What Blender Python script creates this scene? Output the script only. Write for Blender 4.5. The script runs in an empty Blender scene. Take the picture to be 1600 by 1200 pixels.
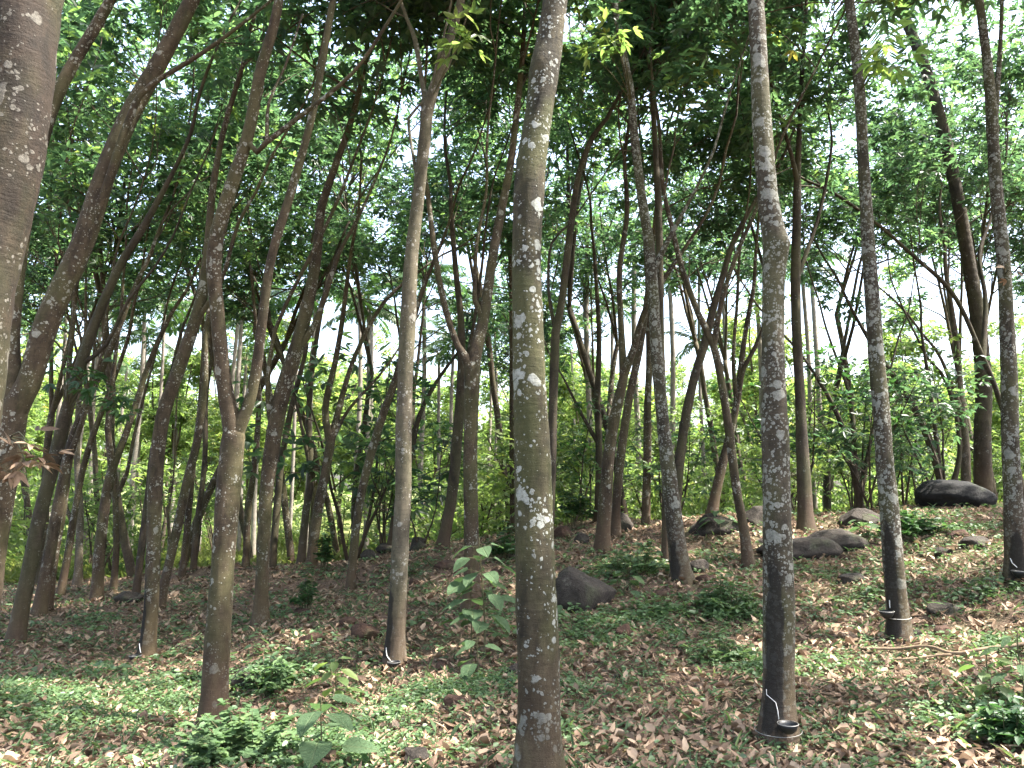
import bpy, math, random
import numpy as np
from mathutils import Vector

# ------------------------------------------------------------------ camera, sky, sun, exposure
sc = bpy.context.scene
COL = sc.collection
PI = math.pi
F = 1202.0                      # focal length in photo pixels (1600 wide)
HORIZON = 760.0
PITCH = math.atan((HORIZON - 600.0) / F)
CAM = np.array([0.0, 0.0, 1.6])
cd = bpy.data.cameras.new('camera'); cam = bpy.data.objects.new('camera', cd); COL.objects.link(cam)
cam.location = CAM; cam.rotation_euler = (PI / 2 + PITCH, 0, 0)
cd.sensor_width = 36.0; cd.lens = 36.0 * F / 1600.0; cd.clip_start = 0.05; cd.clip_end = 2000
sc.camera = cam

SUN_AZ, SUN_EL = math.radians(95), math.radians(60)      # azimuth from +Y towards +X
w = bpy.data.worlds.new('World'); sc.world = w; w.use_nodes = True
nt = w.node_tree; nt.nodes.clear()
sky = nt.nodes.new('ShaderNodeTexSky'); sky.sky_type = 'NISHITA'; sky.sun_disc = False
sky.sun_elevation = SUN_EL; sky.sun_rotation = SUN_AZ
sky.air_density = 1.0; sky.dust_density = 4.0; sky.ozone_density = 1.0
hs = nt.nodes.new('ShaderNodeHueSaturation'); hs.inputs['Saturation'].default_value = 0.85; hs.inputs['Value'].default_value = 1.15
bg = nt.nodes.new('ShaderNodeBackground'); bg.inputs['Strength'].default_value = 0.15
wo = nt.nodes.new('ShaderNodeOutputWorld')
nt.links.new(sky.outputs[0], hs.inputs['Color']); nt.links.new(hs.outputs[0], bg.inputs['Color']); nt.links.new(bg.outputs[0], wo.inputs['Surface'])

sl = bpy.data.lights.new('sun', 'SUN'); sl.energy = 5.0; sl.angle = math.radians(0.8); sl.color = (1.0, 0.95, 0.86)
so = bpy.data.objects.new('sun', sl); COL.objects.link(so)
SD = Vector((math.sin(SUN_AZ) * math.cos(SUN_EL), math.cos(SUN_AZ) * math.cos(SUN_EL), math.sin(SUN_EL)))
so.rotation_euler = SD.to_track_quat('Z', 'Y').to_euler(); so.location = (10, 10, 40)

sc.view_settings.view_transform = 'Standard'; sc.view_settings.look = 'None'
sc.view_settings.exposure = 2.5; sc.view_settings.gamma = 1.0; sc.view_settings.use_curve_mapping = False
sc.render.engine = 'CYCLES'
cy = sc.cycles
cy.max_bounces = 6; cy.diffuse_bounces = 3; cy.glossy_bounces = 1; cy.transmission_bounces = 4
cy.use_adaptive_sampling = True; cy.adaptive_threshold = 0.02
cy.caustics_reflective = False; cy.caustics_refractive = False; cy.sample_clamp_indirect = 8.0
cy.use_denoising = True

R = np.random.RandomState(7)
CT, ST = math.cos(PITCH), math.sin(PITCH)
def pix(x, y, Y):
    """photo pixel + forward distance Y -> world point"""
    u, v = (x - 800.0) / F, (600.0 - y) / F
    d = np.array([u, CT - v * ST, ST + v * CT])
    return CAM + d * (Y / d[1])
def pxm(Y): return Y / F        # metres per photo pixel, near enough

# ------------------------------------------------------------------ mesh helpers
def norm(a): return a / np.maximum(np.linalg.norm(a, axis=-1, keepdims=True), 1e-9)
def mk_mesh(name, V, Fc, mat=None, smooth=False, attrs=None):
    me = bpy.data.meshes.new(name)
    V = np.asarray(V, dtype=np.float32)
    Fc = np.asarray(Fc, dtype=np.int32)
    k = Fc.shape[1]
    me.vertices.add(len(V)); me.vertices.foreach_set('co', V.ravel())
    me.loops.add(Fc.size); me.loops.foreach_set('vertex_index', Fc.ravel())
    me.polygons.add(len(Fc)); me.polygons.foreach_set('loop_start', np.arange(0, Fc.size, k, dtype=np.int32))
    me.update(calc_edges=True)
    if smooth: me.polygons.foreach_set('use_smooth', np.ones(len(Fc), dtype=bool))
    for an, av in (attrs or {}).items():
        at = me.attributes.new(an, 'FLOAT', 'POINT'); at.data.foreach_set('value', np.asarray(av, dtype=np.float32))
    if mat: me.materials.append(mat)
    return me
def obj(name, me, parent=None, loc=None, rot=None, scale=None):
    o = bpy.data.objects.new(name, me); COL.objects.link(o)
    if parent: o.parent = parent
    if loc is not None: o.location = loc
    if rot is not None: o.rotation_euler = rot
    if scale is not None: o.scale = (scale,) * 3 if np.isscalar(scale) else scale
    return o
def tag(o, label, cat, group=None):
    o['label'] = label; o['category'] = cat
    if group: o['group'] = group
    return o
def thing(name, label, cat, loc, group=None, rot=None, scale=None):
    return tag(obj(name, None, None, loc, rot, scale), label, cat, group)

class Bag:                       # collects quads (triangles repeat a corner by fan) into one mesh
    def __init__(s): s.V = []; s.Q = []; s.n = 0; s.A = []
    def add(s, V, Q, a=None):
        s.V.append(V); s.Q.append(np.asarray(Q) + s.n); s.n += len(V); s.A.append(np.zeros(len(V)) if a is None else a)
    def mesh(s, name, mat, smooth=True, attr=None, off=None):
        V = np.concatenate(s.V)
        if off is not None: V = V - off
        return mk_mesh(name, V, np.concatenate(s.Q), mat, smooth, {attr: np.concatenate(s.A)} if attr else None)

def catmull(P, step):
    """P: (n,k) -> resampled smooth curve about every step metres (first 3 columns are positions)"""
    P = np.asarray(P, float)
    if len(P) == 2: P = np.array([P[0], (P[0] + P[1]) / 2, P[1]])
    E = np.vstack([2 * P[0] - P[1], P, 2 * P[-1] - P[-2]])
    out = []
    for i in range(1, len(E) - 2):
        n = max(1, int(np.linalg.norm(E[i + 1, :3] - E[i, :3]) / step))
        t = np.linspace(0, 1, n, endpoint=False)[:, None]
        a, b, c, d = E[i - 1], E[i], E[i + 1], E[i + 2]
        out.append(0.5 * ((2 * b) + (c - a) * t + (2 * a - 5 * b + 4 * c - d) * t ** 2 + (3 * b - a - 3 * c + d) * t ** 3))
    out.append(P[-1:])
    return np.concatenate(out)

def tube(P, r, sides=8, rough=0.0, seed=0, knobs=(), cap=True):
    P = np.asarray(P, float); r = np.asarray(r, float); n = len(P)
    T = norm(np.gradient(P, axis=0))
    u = np.array([1.0, 0, 0]); U = np.zeros((n, 3))
    for i in range(n):
        u = u - T[i] * np.dot(u, T[i]); u = u / (np.linalg.norm(u) + 1e-9); U[i] = u
    W = np.cross(T, U)
    a = np.linspace(0, 2 * PI, sides, endpoint=False)
    D = U[:, None, :] * np.cos(a)[None, :, None] + W[:, None, :] * np.sin(a)[None, :, None]
    rr = np.repeat(r[:, None], sides, 1)
    if rough > 0:
        rs = np.random.RandomState(seed); s = np.linspace(0, 1, n)[:, None] * n * 0.35
        m = np.zeros((n, sides))
        for k in range(5):
            m += np.sin(a[None] * rs.randint(1, 4) + s * rs.uniform(0.3, 2.2) + rs.uniform(0, 6.3)) * rs.uniform(0.4, 1)
        rr = rr * (1 + rough * m / 3 + rough * 0.6 * rs.uniform(-1, 1, (n, sides)))
    V = P[:, None] + D * rr[:, :, None]
    for (kp, kr, kh) in knobs:
        d2 = ((V - np.asarray(kp)) ** 2).sum(-1); V = V + D * (kh * np.exp(-d2 / (kr * kr)))[:, :, None]
    V = V.reshape(-1, 3)
    i = np.arange(n - 1)[:, None] * sides; j = np.arange(sides)[None]; j2 = (j + 1) % sides
    Q = np.stack([i + j, i + j2, i + sides + j2, i + sides + j], -1).reshape(-1, 4)
    if cap:
        c = len(V); V = np.vstack([V, P[-1] + T[-1] * r[-1] * 0.3]); b = (n - 1) * sides
        jj = np.arange(0, sides - 1, 2)
        cq = np.stack([b + jj, b + jj + 1, b + (jj + 2) % sides, np.full(len(jj), c)], -1)
        Q = np.vstack([Q, cq])
    return V, Q

# leaf outlines: (t along, s across)
OUT_OVATE = np.array([(0, 0), (.28, .42), (.66, .36), (1, 0), (.66, -.36), (.28, -.42)])
OUT_ROUND = np.array([(0, 0), (.22, .5), (.7, .42), (1, 0), (.7, -.42), (.22, -.5)])
OUT_BLADE = np.array([(0, .2), (.4, .5), (.75, .35), (1, 0), (.75, -.35), (.4, -.5)])
def leaves(O, D, N, L, W, lv, out=OUT_OVATE, fold=0.18, droop=0.12):
    """six-cornered leaves folded along the midrib; returns V, Q, per-vertex value"""
    D = norm(D); S = norm(np.cross(N, D)); N = np.cross(D, S)
    t = out[:, 0][None, :, None]; s = out[:, 1][None, :, None]
    L = L[:, None, None]; W = W[:, None, None]
    V = O[:, None] + D[:, None] * t * L + S[:, None] * s * W + N[:, None] * (np.abs(s) * W * fold * 2 - droop * L * t * t)
    m = len(O); b = np.arange(m)[:, None] * 6
    Q = np.concatenate([b + np.array([[0, 3, 2, 1]]), b + np.array([[0, 5, 4, 3]])])
    return V.reshape(-1, 3), Q, np.repeat(lv, 6)

def trifoliate(P, A, n, rs, size=0.14, spread=1.0):
    """n three-leaflet leaves round every shoot tip P with axis A"""
    m = len(P)
    P = np.repeat(P, n, 0); A = np.repeat(A, n, 0)
    d = norm(A * 0.35 + rs.normal(0, 1, (m * n, 3)) * np.array([1, 1, .45]) * spread)
    up = norm(np.array([0, 0, 1.0]) + rs.normal(0, .33, d.shape))
    side = norm(np.cross(up, d)); up = np.cross(d, side)
    pet = rs.uniform(.06, .26, (m * n, 1)) * size / .14
    c = P + d * pet - np.array([0, 0, .05]) * rs.rand(m * n, 1)
    lv = rs.rand(m * n)
    O, DD, NN, L, LV = [], [], [], [], []
    for ph in (-.95, 0, .95):
        dd = d * math.cos(ph) + side * math.sin(ph) - np.array([0, 0, 1]) * rs.uniform(.05, .45, (m * n, 1))
        O.append(c); DD.append(dd); NN.append(up + rs.normal(0, .15, up.shape)); LV.append(lv)
        L.append(size * rs.uniform(.75, 1.25, m * n))
    L = np.concatenate(L)
    return leaves(np.concatenate(O), np.concatenate(DD), np.concatenate(NN), L, L * .40, np.concatenate(LV))

# ------------------------------------------------------------------ materials
def nodes(name):
    m = bpy.data.materials.new(name); m.use_nodes = True
    t = m.node_tree; t.nodes.clear()
    return m, t
class NB:
    def __init__(s, t): s.t = t
    def n(s, typ, ins=None, **kw):
        nd = s.t.nodes.new(typ)
        for k, v in kw.items(): setattr(nd, k, v)
        for k, v in (ins or {}).items():
            if hasattr(v, 'is_output') or isinstance(v, bpy.types.NodeSocket): s.t.links.new(v, nd.inputs[k])
            else: nd.inputs[k].default_value = v
        return nd
    def math(s, op, a, b=0.0, c=0.0, clamp=False):
        nd = s.n('ShaderNodeMath', {0: a, 1: b, 2: c}, operation=op); nd.use_clamp = clamp; return nd.outputs[0]
    def mix(s, f, a, b, mode='MIX'):
        nd = s.n('ShaderNodeMix', data_type='RGBA', blend_type=mode)
        for i, v in ((0, f), (6, a), (7, b)):
            if isinstance(v, bpy.types.NodeSocket): s.t.links.new(v, nd.inputs[i])
            else: nd.inputs[i].default_value = v if np.isscalar(v) else (*v, 1)
        return nd.outputs[2]
    def noise(s, vec, scale, detail=4, rough=.55, dist=0.0):
        return s.n('ShaderNodeTexNoise', {'Vector': vec, 'Scale': scale, 'Detail': detail, 'Roughness': rough, 'Distortion': dist}).outputs['Fac']
    def ramp(s, f, stops, interp='LINEAR'):
        nd = s.n('ShaderNodeValToRGB', {'Fac': f}); cr = nd.color_ramp; cr.interpolation = interp
        while len(cr.elements) < len(stops): cr.elements.new(0.5)
        for e, (p, c) in zip(cr.elements, stops): e.position = p; e.color = (*c, 1) if not np.isscalar(c) else (c, c, c, 1)
        return nd.outputs[0]
    def sstep(s, v, a, b):
        return s.n('ShaderNodeMapRange', {'Value': v, 'From Min': a, 'From Max': b}, interpolation_type='SMOOTHSTEP').outputs[0]

def leaf_mat(name, stops, trans=.45, tr_gain=1.9, rough=.45, gloss=.5):
    m, t = nodes(name); b = NB(t)
    lv = b.n('ShaderNodeAttribute', attribute_name='lv').outputs['Fac']
    rnd = b.n('ShaderNodeObjectInfo').outputs['Random']
    f = b.math('ADD', b.math('MULTIPLY', lv, .8), b.math('MULTIPLY', rnd, .2))
    c = b.ramp(f, stops)
    p = b.n('ShaderNodeBsdfPrincipled', {'Base Color': c, 'Roughness': rough, 'Specular IOR Level': gloss})
    tc = b.mix(1.0, c, (1.0 * tr_gain, 1.12 * tr_gain, .7 * tr_gain), 'MULTIPLY')
    tr = b.n('ShaderNodeBsdfTranslucent', {'Color': tc})
    ms = b.n('ShaderNodeMixShader', {0: trans, 1: p.outputs[0], 2: tr.outputs[0]})
    t.links.new(ms.outputs[0], b.n('ShaderNodeOutputMaterial').inputs['Surface'])
    return m

def bark(name, dark, light, lichen=.5, dens=.5, moss=.3, base_red=.6, lich_col=(.30, .30, .26)):
    m, t = nodes(name); b = NB(t)
    tc = b.n('ShaderNodeTexCoord').outputs['Object']
    rnd = b.math('FRACT', b.math('MULTIPLY', b.n('ShaderNodeObjectInfo').outputs['Object Index'], .1373))
    off = b.n('ShaderNodeVectorMath', {0: tc, 1: b.n('ShaderNodeCombineXYZ', {0: b.math('MULTIPLY', rnd, 37.0), 1: b.math('MULTIPLY', rnd, 11.0), 2: b.math('MULTIPLY', rnd, 23.0)}).outputs[0]}, operation='ADD').outputs[0]
    st = b.n('ShaderNodeVectorMath', {0: off, 1: (1, 1, .45)}, operation='MULTIPLY').outputs[0]
    rings = b.n('ShaderNodeVectorMath', {0: off, 1: (.6, .6, 3.0)}, operation='MULTIPLY').outputs[0]
    big = b.noise(st, 5, 3, .6); mid = b.noise(st, 22, 5, .65); fine = b.noise(off, 110, 4, .7)
    ring = b.noise(rings, 14, 3, .6)
    f = b.math('ADD', b.math('MULTIPLY', big, .5), b.math('MULTIPLY', mid, .5))
    c = b.ramp(f, [(.36, dark), (.5, tuple((np.array(dark) + np.array(light)) / 2)), (.64, light)])
    c = b.mix(b.math('MULTIPLY', b.sstep(ring, .52, .7), .45), c, tuple(np.array(dark) * .7))
    c = b.mix(b.math('MULTIPLY', b.sstep(b.noise(st, 9, 5, .72), .50, .60), .6), c, tuple(np.array(dark) * .8))
    # moss / algae on one flank
    mo = b.math('MULTIPLY', b.sstep(b.noise(st, 3.3, 3), .42, .62), moss)
    c = b.mix(mo, c, (.085, .095, .03))
    # rain-splashed red soil at the foot
    z = b.n('ShaderNodeSeparateXYZ', {0: tc}).outputs[2]
    rz = b.math('MULTIPLY', b.math('SUBTRACT', 1.0, b.sstep(b.math('ADD', z, b.math('MULTIPLY', big, -.5)), -.1, .75)), base_red)
    c = b.mix(rz, c, (.085, .052, .032))
    # lichen discs at three sizes
    hi = b.sstep(b.math('ADD', z, b.math('MULTIPLY', big, .8)), .5, 1.5)
    warp = b.n('ShaderNodeVectorMath', {0: off, 1: b.n('ShaderNodeVectorMath', {0: b.n('ShaderNodeTexNoise', {'Vector': off, 'Scale': 45.0, 'Detail': 3.0}).outputs['Color'], 1: (.022, .022, .022)}, operation='MULTIPLY').outputs[0]}, operation='ADD').outputs[0]
    lm = None
    clus = b.sstep(b.noise(off, 6.0, 2), .62 - dens * .35, .80 - dens * .30)
    for scl, pw, add in ((11.0, 4.0, .16), (27.0, 2.0, .12), (58.0, 1.8, .10)):
        v = b.n('ShaderNodeTexVoronoi', {'Vector': warp, 'Scale': scl}, feature='F1')
        rr = b.math('MULTIPLY', b.math('POWER', b.n('ShaderNodeSeparateColor', {0: v.outputs['Color']}).outputs[0], pw), .32 + .34 * dens + add)
        rr = b.math('MULTIPLY', rr, b.math('ADD', .3, b.math('MULTIPLY', clus, .75)))
        k = b.sstep(b.math('SUBTRACT', rr, v.outputs['Distance']), -.03, .07)
        lm = k if lm is None else b.math('MAXIMUM', lm, k)
    lm = b.math('MULTIPLY', b.math('MULTIPLY', lm, b.math('ADD', .25, b.math('MULTIPLY', hi, .75))), lichen, clamp=True)
    lm = b.math('MULTIPLY', lm, b.math('ADD', .45, b.math('MULTIPLY', b.sstep(b.noise(off, 38, 4, .7), .3, .6), .55)))
    lc = b.mix(mid, tuple(np.array(lich_col) * .7), tuple(np.array(lich_col) * 1.15))
    c = b.mix(lm, c, lc)
    # tapped panel: old latex and bark scraped dark
    tp = b.n('ShaderNodeAttribute', attribute_name='tap').outputs['Fac']
    tm = b.sstep(b.math('ADD', tp, b.math('MULTIPLY', b.math('SUBTRACT', b.noise(st, 16, 4, .7), .5), .9)), .36, .62)
    c = b.mix(b.math('MULTIPLY', tm, .88), c, (.012, .010, .008))
    c = b.mix(b.math('MULTIPLY', b.sstep(fine, .45, .7), .25), c, tuple(np.array(dark) * .5))
    h = b.math('ADD', b.math('MULTIPLY', mid, .6), b.math('ADD', b.math('MULTIPLY', fine, .3), b.math('ADD', b.math('MULTIPLY', lm, .25), b.math('MULTIPLY', ring, .5))))
    bp = b.n('ShaderNodeBump', {'Height': h, 'Strength': .75, 'Distance': .012})
    p = b.n('ShaderNodeBsdfPrincipled', {'Base Color': c, 'Roughness': .85, 'Specular IOR Level': .25, 'Normal': bp.outputs[0]})
    t.links.new(p.outputs[0], b.n('ShaderNodeOutputMaterial').inputs['Surface'])
    return m

def rock_mat(name, c0, c1, spots=.3):
    m, t = nodes(name); b = NB(t)
    tc = b.n('ShaderNodeTexCoord').outputs['Object']
    big = b.noise(tc, 3.5, 4, .6); fine = b.noise(tc, 30, 6, .7)
    c = b.ramp(b.math('ADD', b.math('MULTIPLY', big, .55), b.math('MULTIPLY', fine, .45)), [(.35, c0), (.65, c1)])
    c = b.mix(b.math('MULTIPLY', b.sstep(b.noise(tc, 9, 5, .7), .58, .68), spots), c, (.25, .24, .20))
    c = b.mix(b.math('MULTIPLY', b.sstep(b.noise(tc, 2.2, 3), .55, .7), .35), c, (.06, .075, .03))
    bp = b.n('ShaderNodeBump', {'Height': b.math('ADD', b.math('MULTIPLY', fine, .6), big), 'Strength': .8, 'Distance': .04})
    p = b.n('ShaderNodeBsdfPrincipled', {'Base Color': c, 'Roughness': .88, 'Specular IOR Level': .3, 'Normal': bp.outputs[0]})
    t.links.new(p.outputs[0], b.n('ShaderNodeOutputMaterial').inputs['Surface'])
    return m

def plain(name, col, rough=.6, spec=.3, var=.3, scale=12, bump=.0):
    m, t = nodes(name); b = NB(t)
    tc = b.n('ShaderNodeTexCoord').outputs['Object']
    n = b.noise(tc, scale, 4, .6)
    c = b.ramp(n, [(.3, tuple(np.array(col) * (1 - var))), (.7, tuple(np.array(col) * (1 + var)))])
    ins = {'Base Color': c, 'Roughness': rough, 'Specular IOR Level': spec}
    if bump: ins['Normal'] = b.n('ShaderNodeBump', {'Height': n, 'Strength': bump, 'Distance': .01}).outputs[0]
    p = b.n('ShaderNodeBsdfPrincipled', ins)
    t.links.new(p.outputs[0], b.n('ShaderNodeOutputMaterial').inputs['Surface'])
    return m

M = {}
M['leaf'] = leaf_mat('rubber_leaf', [(0, (.017, .034, .024)), (.45, (.031, .055, .034)), (.8, (.052, .083, .042)), (.95, (.09, .13, .04)), (1, (.20, .14, .04))], trans=.55, tr_gain=3.0, rough=.38)
M['leaf_young_sunlit'] = leaf_mat('young_sunlit_leaf', [(0, (.06, .10, .035)), (.5, (.105, .145, .050)), (.9, (.155, .185, .06)), (1, (.26, .20, .06))], trans=.5, tr_gain=2.3)  # young leaves; background foliage gets sun glow and haze put into this colour
M['leaf_dark'] = leaf_mat('dark_leaf', [(0, (.018, .045, .02)), (.6, (.032, .075, .024)), (1, (.055, .11, .03))], trans=.35)
M['herb'] = leaf_mat('herb_leaf', [(0, (.05, .090, .042)), (.5, (.09, .148, .064)), (.85, (.13, .19, .08)), (1, (.19, .21, .08))], trans=.35, tr_gain=1.5)
M['big_leaf'] = leaf_mat('seedling_leaf', [(0, (.058, .098, .052)), (.6, (.078, .125, .064)), (1, (.10, .15, .065))], trans=.35, tr_gain=1.5, rough=.7, gloss=.12)
def veined(m):
    t = m.node_tree; b = NB(t); p = next(n for n in t.nodes if n.type == 'BSDF_PRINCIPLED'); src = p.inputs['Base Color'].links[0].from_socket
    xyz = b.n('ShaderNodeSeparateXYZ', {0: b.n('ShaderNodeTexCoord').outputs['Object']}); ay = b.math('ABSOLUTE', xyz.outputs[1])
    fr = b.math('ABSOLUTE', b.math('SUBTRACT', b.math('FRACT', b.math('MULTIPLY', b.math('SUBTRACT', xyz.outputs[0], b.math('MULTIPLY', ay, .7)), 8.0)), .5))
    v = b.math('MAXIMUM', b.math('SUBTRACT', 1.0, b.sstep(fr, .02, .10)), b.math('SUBTRACT', 1.0, b.sstep(ay, .008, .03)))
    blot = b.noise(b.n('ShaderNodeTexCoord').outputs['Object'], 7.0, 4, .65)
    c = b.mix(b.math('MULTIPLY', v, .45), src, (.16, .20, .10)); c = b.mix(b.math('MULTIPLY', b.sstep(blot, .56, .72), .5), c, (.045, .075, .03)); t.links.new(c, p.inputs['Base Color'])
    t.links.new(b.n('ShaderNodeBump', {'Height': b.math('ADD', b.math('MULTIPLY', v, -1.0), blot), 'Strength': .6, 'Distance': .03}).outputs[0], p.inputs['Normal'])
veined(M['big_leaf'])
M['grass'] = leaf_mat('field_grass', [(0, (.09, .12, .035)), (.6, (.13, .16, .045)), (1, (.19, .19, .07))], trans=.4, tr_gain=1.6)
M['palm_leaf'] = leaf_mat('palm_leaf', [(0, (.025, .06, .022)), (.7, (.045, .09, .03)), (1, (.08, .13, .04))], trans=.3)
M['bark_main'] = bark('bark_olive_spotted', (.011, .009, .005), (.060, .049, .028), 1.0, .62, .35, .3, (.27, .28, .25))
M['bark_lichen'] = bark('bark_lichen_covered', (.022, .017, .011), (.068, .055, .037), .9, .9, .25, .45, (.22, .22, .19))
M['bark_brown'] = bark('bark_brown', (.022, .015, .009), (.078, .057, .035), .9, .55, .25, .5, (.24, .235, .20))
M['bark_pale'] = bark('bark_pale', (.050, .041, .028), (.130, .110, .078), .75, .5, .15, .5, (.28, .27, .24))
M['bark_dark'] = bark('bark_dark', (.021, .016, .011), (.064, .049, .033), .6, .35, .2, .45, (.2, .2, .17))
M['bark_smear'] = bark('bark_near_patchy', (.010, .007, .0045), (.036, .024, .016), .8, .5, .15, .3, (.14, .13, .11))
M['bark_far'] = bark('bark_far', (.040, .031, .021), (.115, .092, .064), .6, .4, .2, .3, (.24, .23, .2))
M['bark_pale_palm'] = bark('bark_grey_palm', (.16, .14, .12), (.30, .27, .23), .3, .3, .1, .2)  # pale grey bark of the thin clearing palms
M['rock'] = rock_mat('grey_brown_rock', (.017, .014, .011), (.054, .043, .034), .2)
M['rock_red'] = rock_mat('red_brown_rock', (.03, .016, .011), (.085, .046, .030), .12)
M['rock_black'] = rock_mat('black_rock', (.006, .006, .006), (.016, .015, .014), .0)
M['cup'] = plain('black_rubber', (.012, .012, .012), .45, .4)
M['latex'] = plain('white_latex', (.6, .58, .54), .5, .4, .08)
M['wire'] = plain('steel_wire', (.25, .24, .22), .4, .5, .2)
M['stem'] = plain('green_brown_stem', (.07, .065, .03), .7, .3, .3)
M['twig'] = plain('twig_bark', (.075, .060, .043), .85, .2, .35, 20)
M['deadwood'] = plain('dead_wood', (.16, .115, .075), .85, .2, .35, 25, .5)

def litter_mat():
    m, t = nodes('dead_leaf'); b = NB(t)
    lv = b.n('ShaderNodeAttribute', attribute_name='lv').outputs['Fac']
    c = b.ramp(lv, [(0, (.05, .03, .02)), (.2, (.12, .07, .045)), (.45, (.26, .17, .11)), (.7, (.37, .26, .175)), (.93, (.48, .36, .25)), (1, (.26, .21, .06))])
    tc = b.n('ShaderNodeTexCoord').outputs['Object']
    c = b.mix(.35, c, b.mix(b.noise(tc, 60, 4, .7), (.04, .027, .018), (.36, .26, .18)), 'MIX')
    p = b.n('ShaderNodeBsdfPrincipled', {'Base Color': c, 'Roughness': .7, 'Specular IOR Level': .25})
    tr = b.n('ShaderNodeBsdfTranslucent', {'Color': c})
    ms = b.n('ShaderNodeMixShader', {0: .15, 1: p.outputs[0], 2: tr.outputs[0]})
    t.links.new(ms.outputs[0], b.n('ShaderNodeOutputMaterial').inputs['Surface'])
    return m
M['litter'] = litter_mat()

def ground_mat():
    m, t = nodes('forest_soil'); b = NB(t)
    tc = b.n('ShaderNodeTexCoord').outputs['Object']
    n1 = b.noise(tc, 1.1, 5, .6); n2 = b.noise(tc, 14, 6, .7); n3 = b.noise(tc, 70, 5, .75)
    c = b.ramp(n2, [(.3, (.06, .038, .027)), (.5, (.13, .086, .062)), (.68, (.21, .148, .11))])
    c = b.mix(b.sstep(n3, .5, .68), c, (.26, .185, .14))
    c = b.mix(b.math('MULTIPLY', b.sstep(n1, .45, .6), .5), c, (.05, .07, .025))
    y = b.n('ShaderNodeSeparateXYZ', {0: tc}).outputs[1]
    g = b.sstep(b.math('ADD', y, b.math('MULTIPLY', n1, 6.0)), 21, 26)
    gc = b.mix(n2, (.08, .11, .03), (.17, .18, .06))
    c = b.mix(g, c, gc)
    bp = b.n('ShaderNodeBump', {'Height': b.math('ADD', n2, b.math('MULTIPLY', n3, .5)), 'Strength': .9, 'Distance': .05})
    p = b.n('ShaderNodeBsdfPrincipled', {'Base Color': c, 'Roughness': .95, 'Specular IOR Level': .15, 'Normal': bp.outputs[0]})
    t.links.new(p.outputs[0], b.n('ShaderNodeOutputMaterial').inputs['Surface'])
    return m
M['ground'] = ground_mat()

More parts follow.
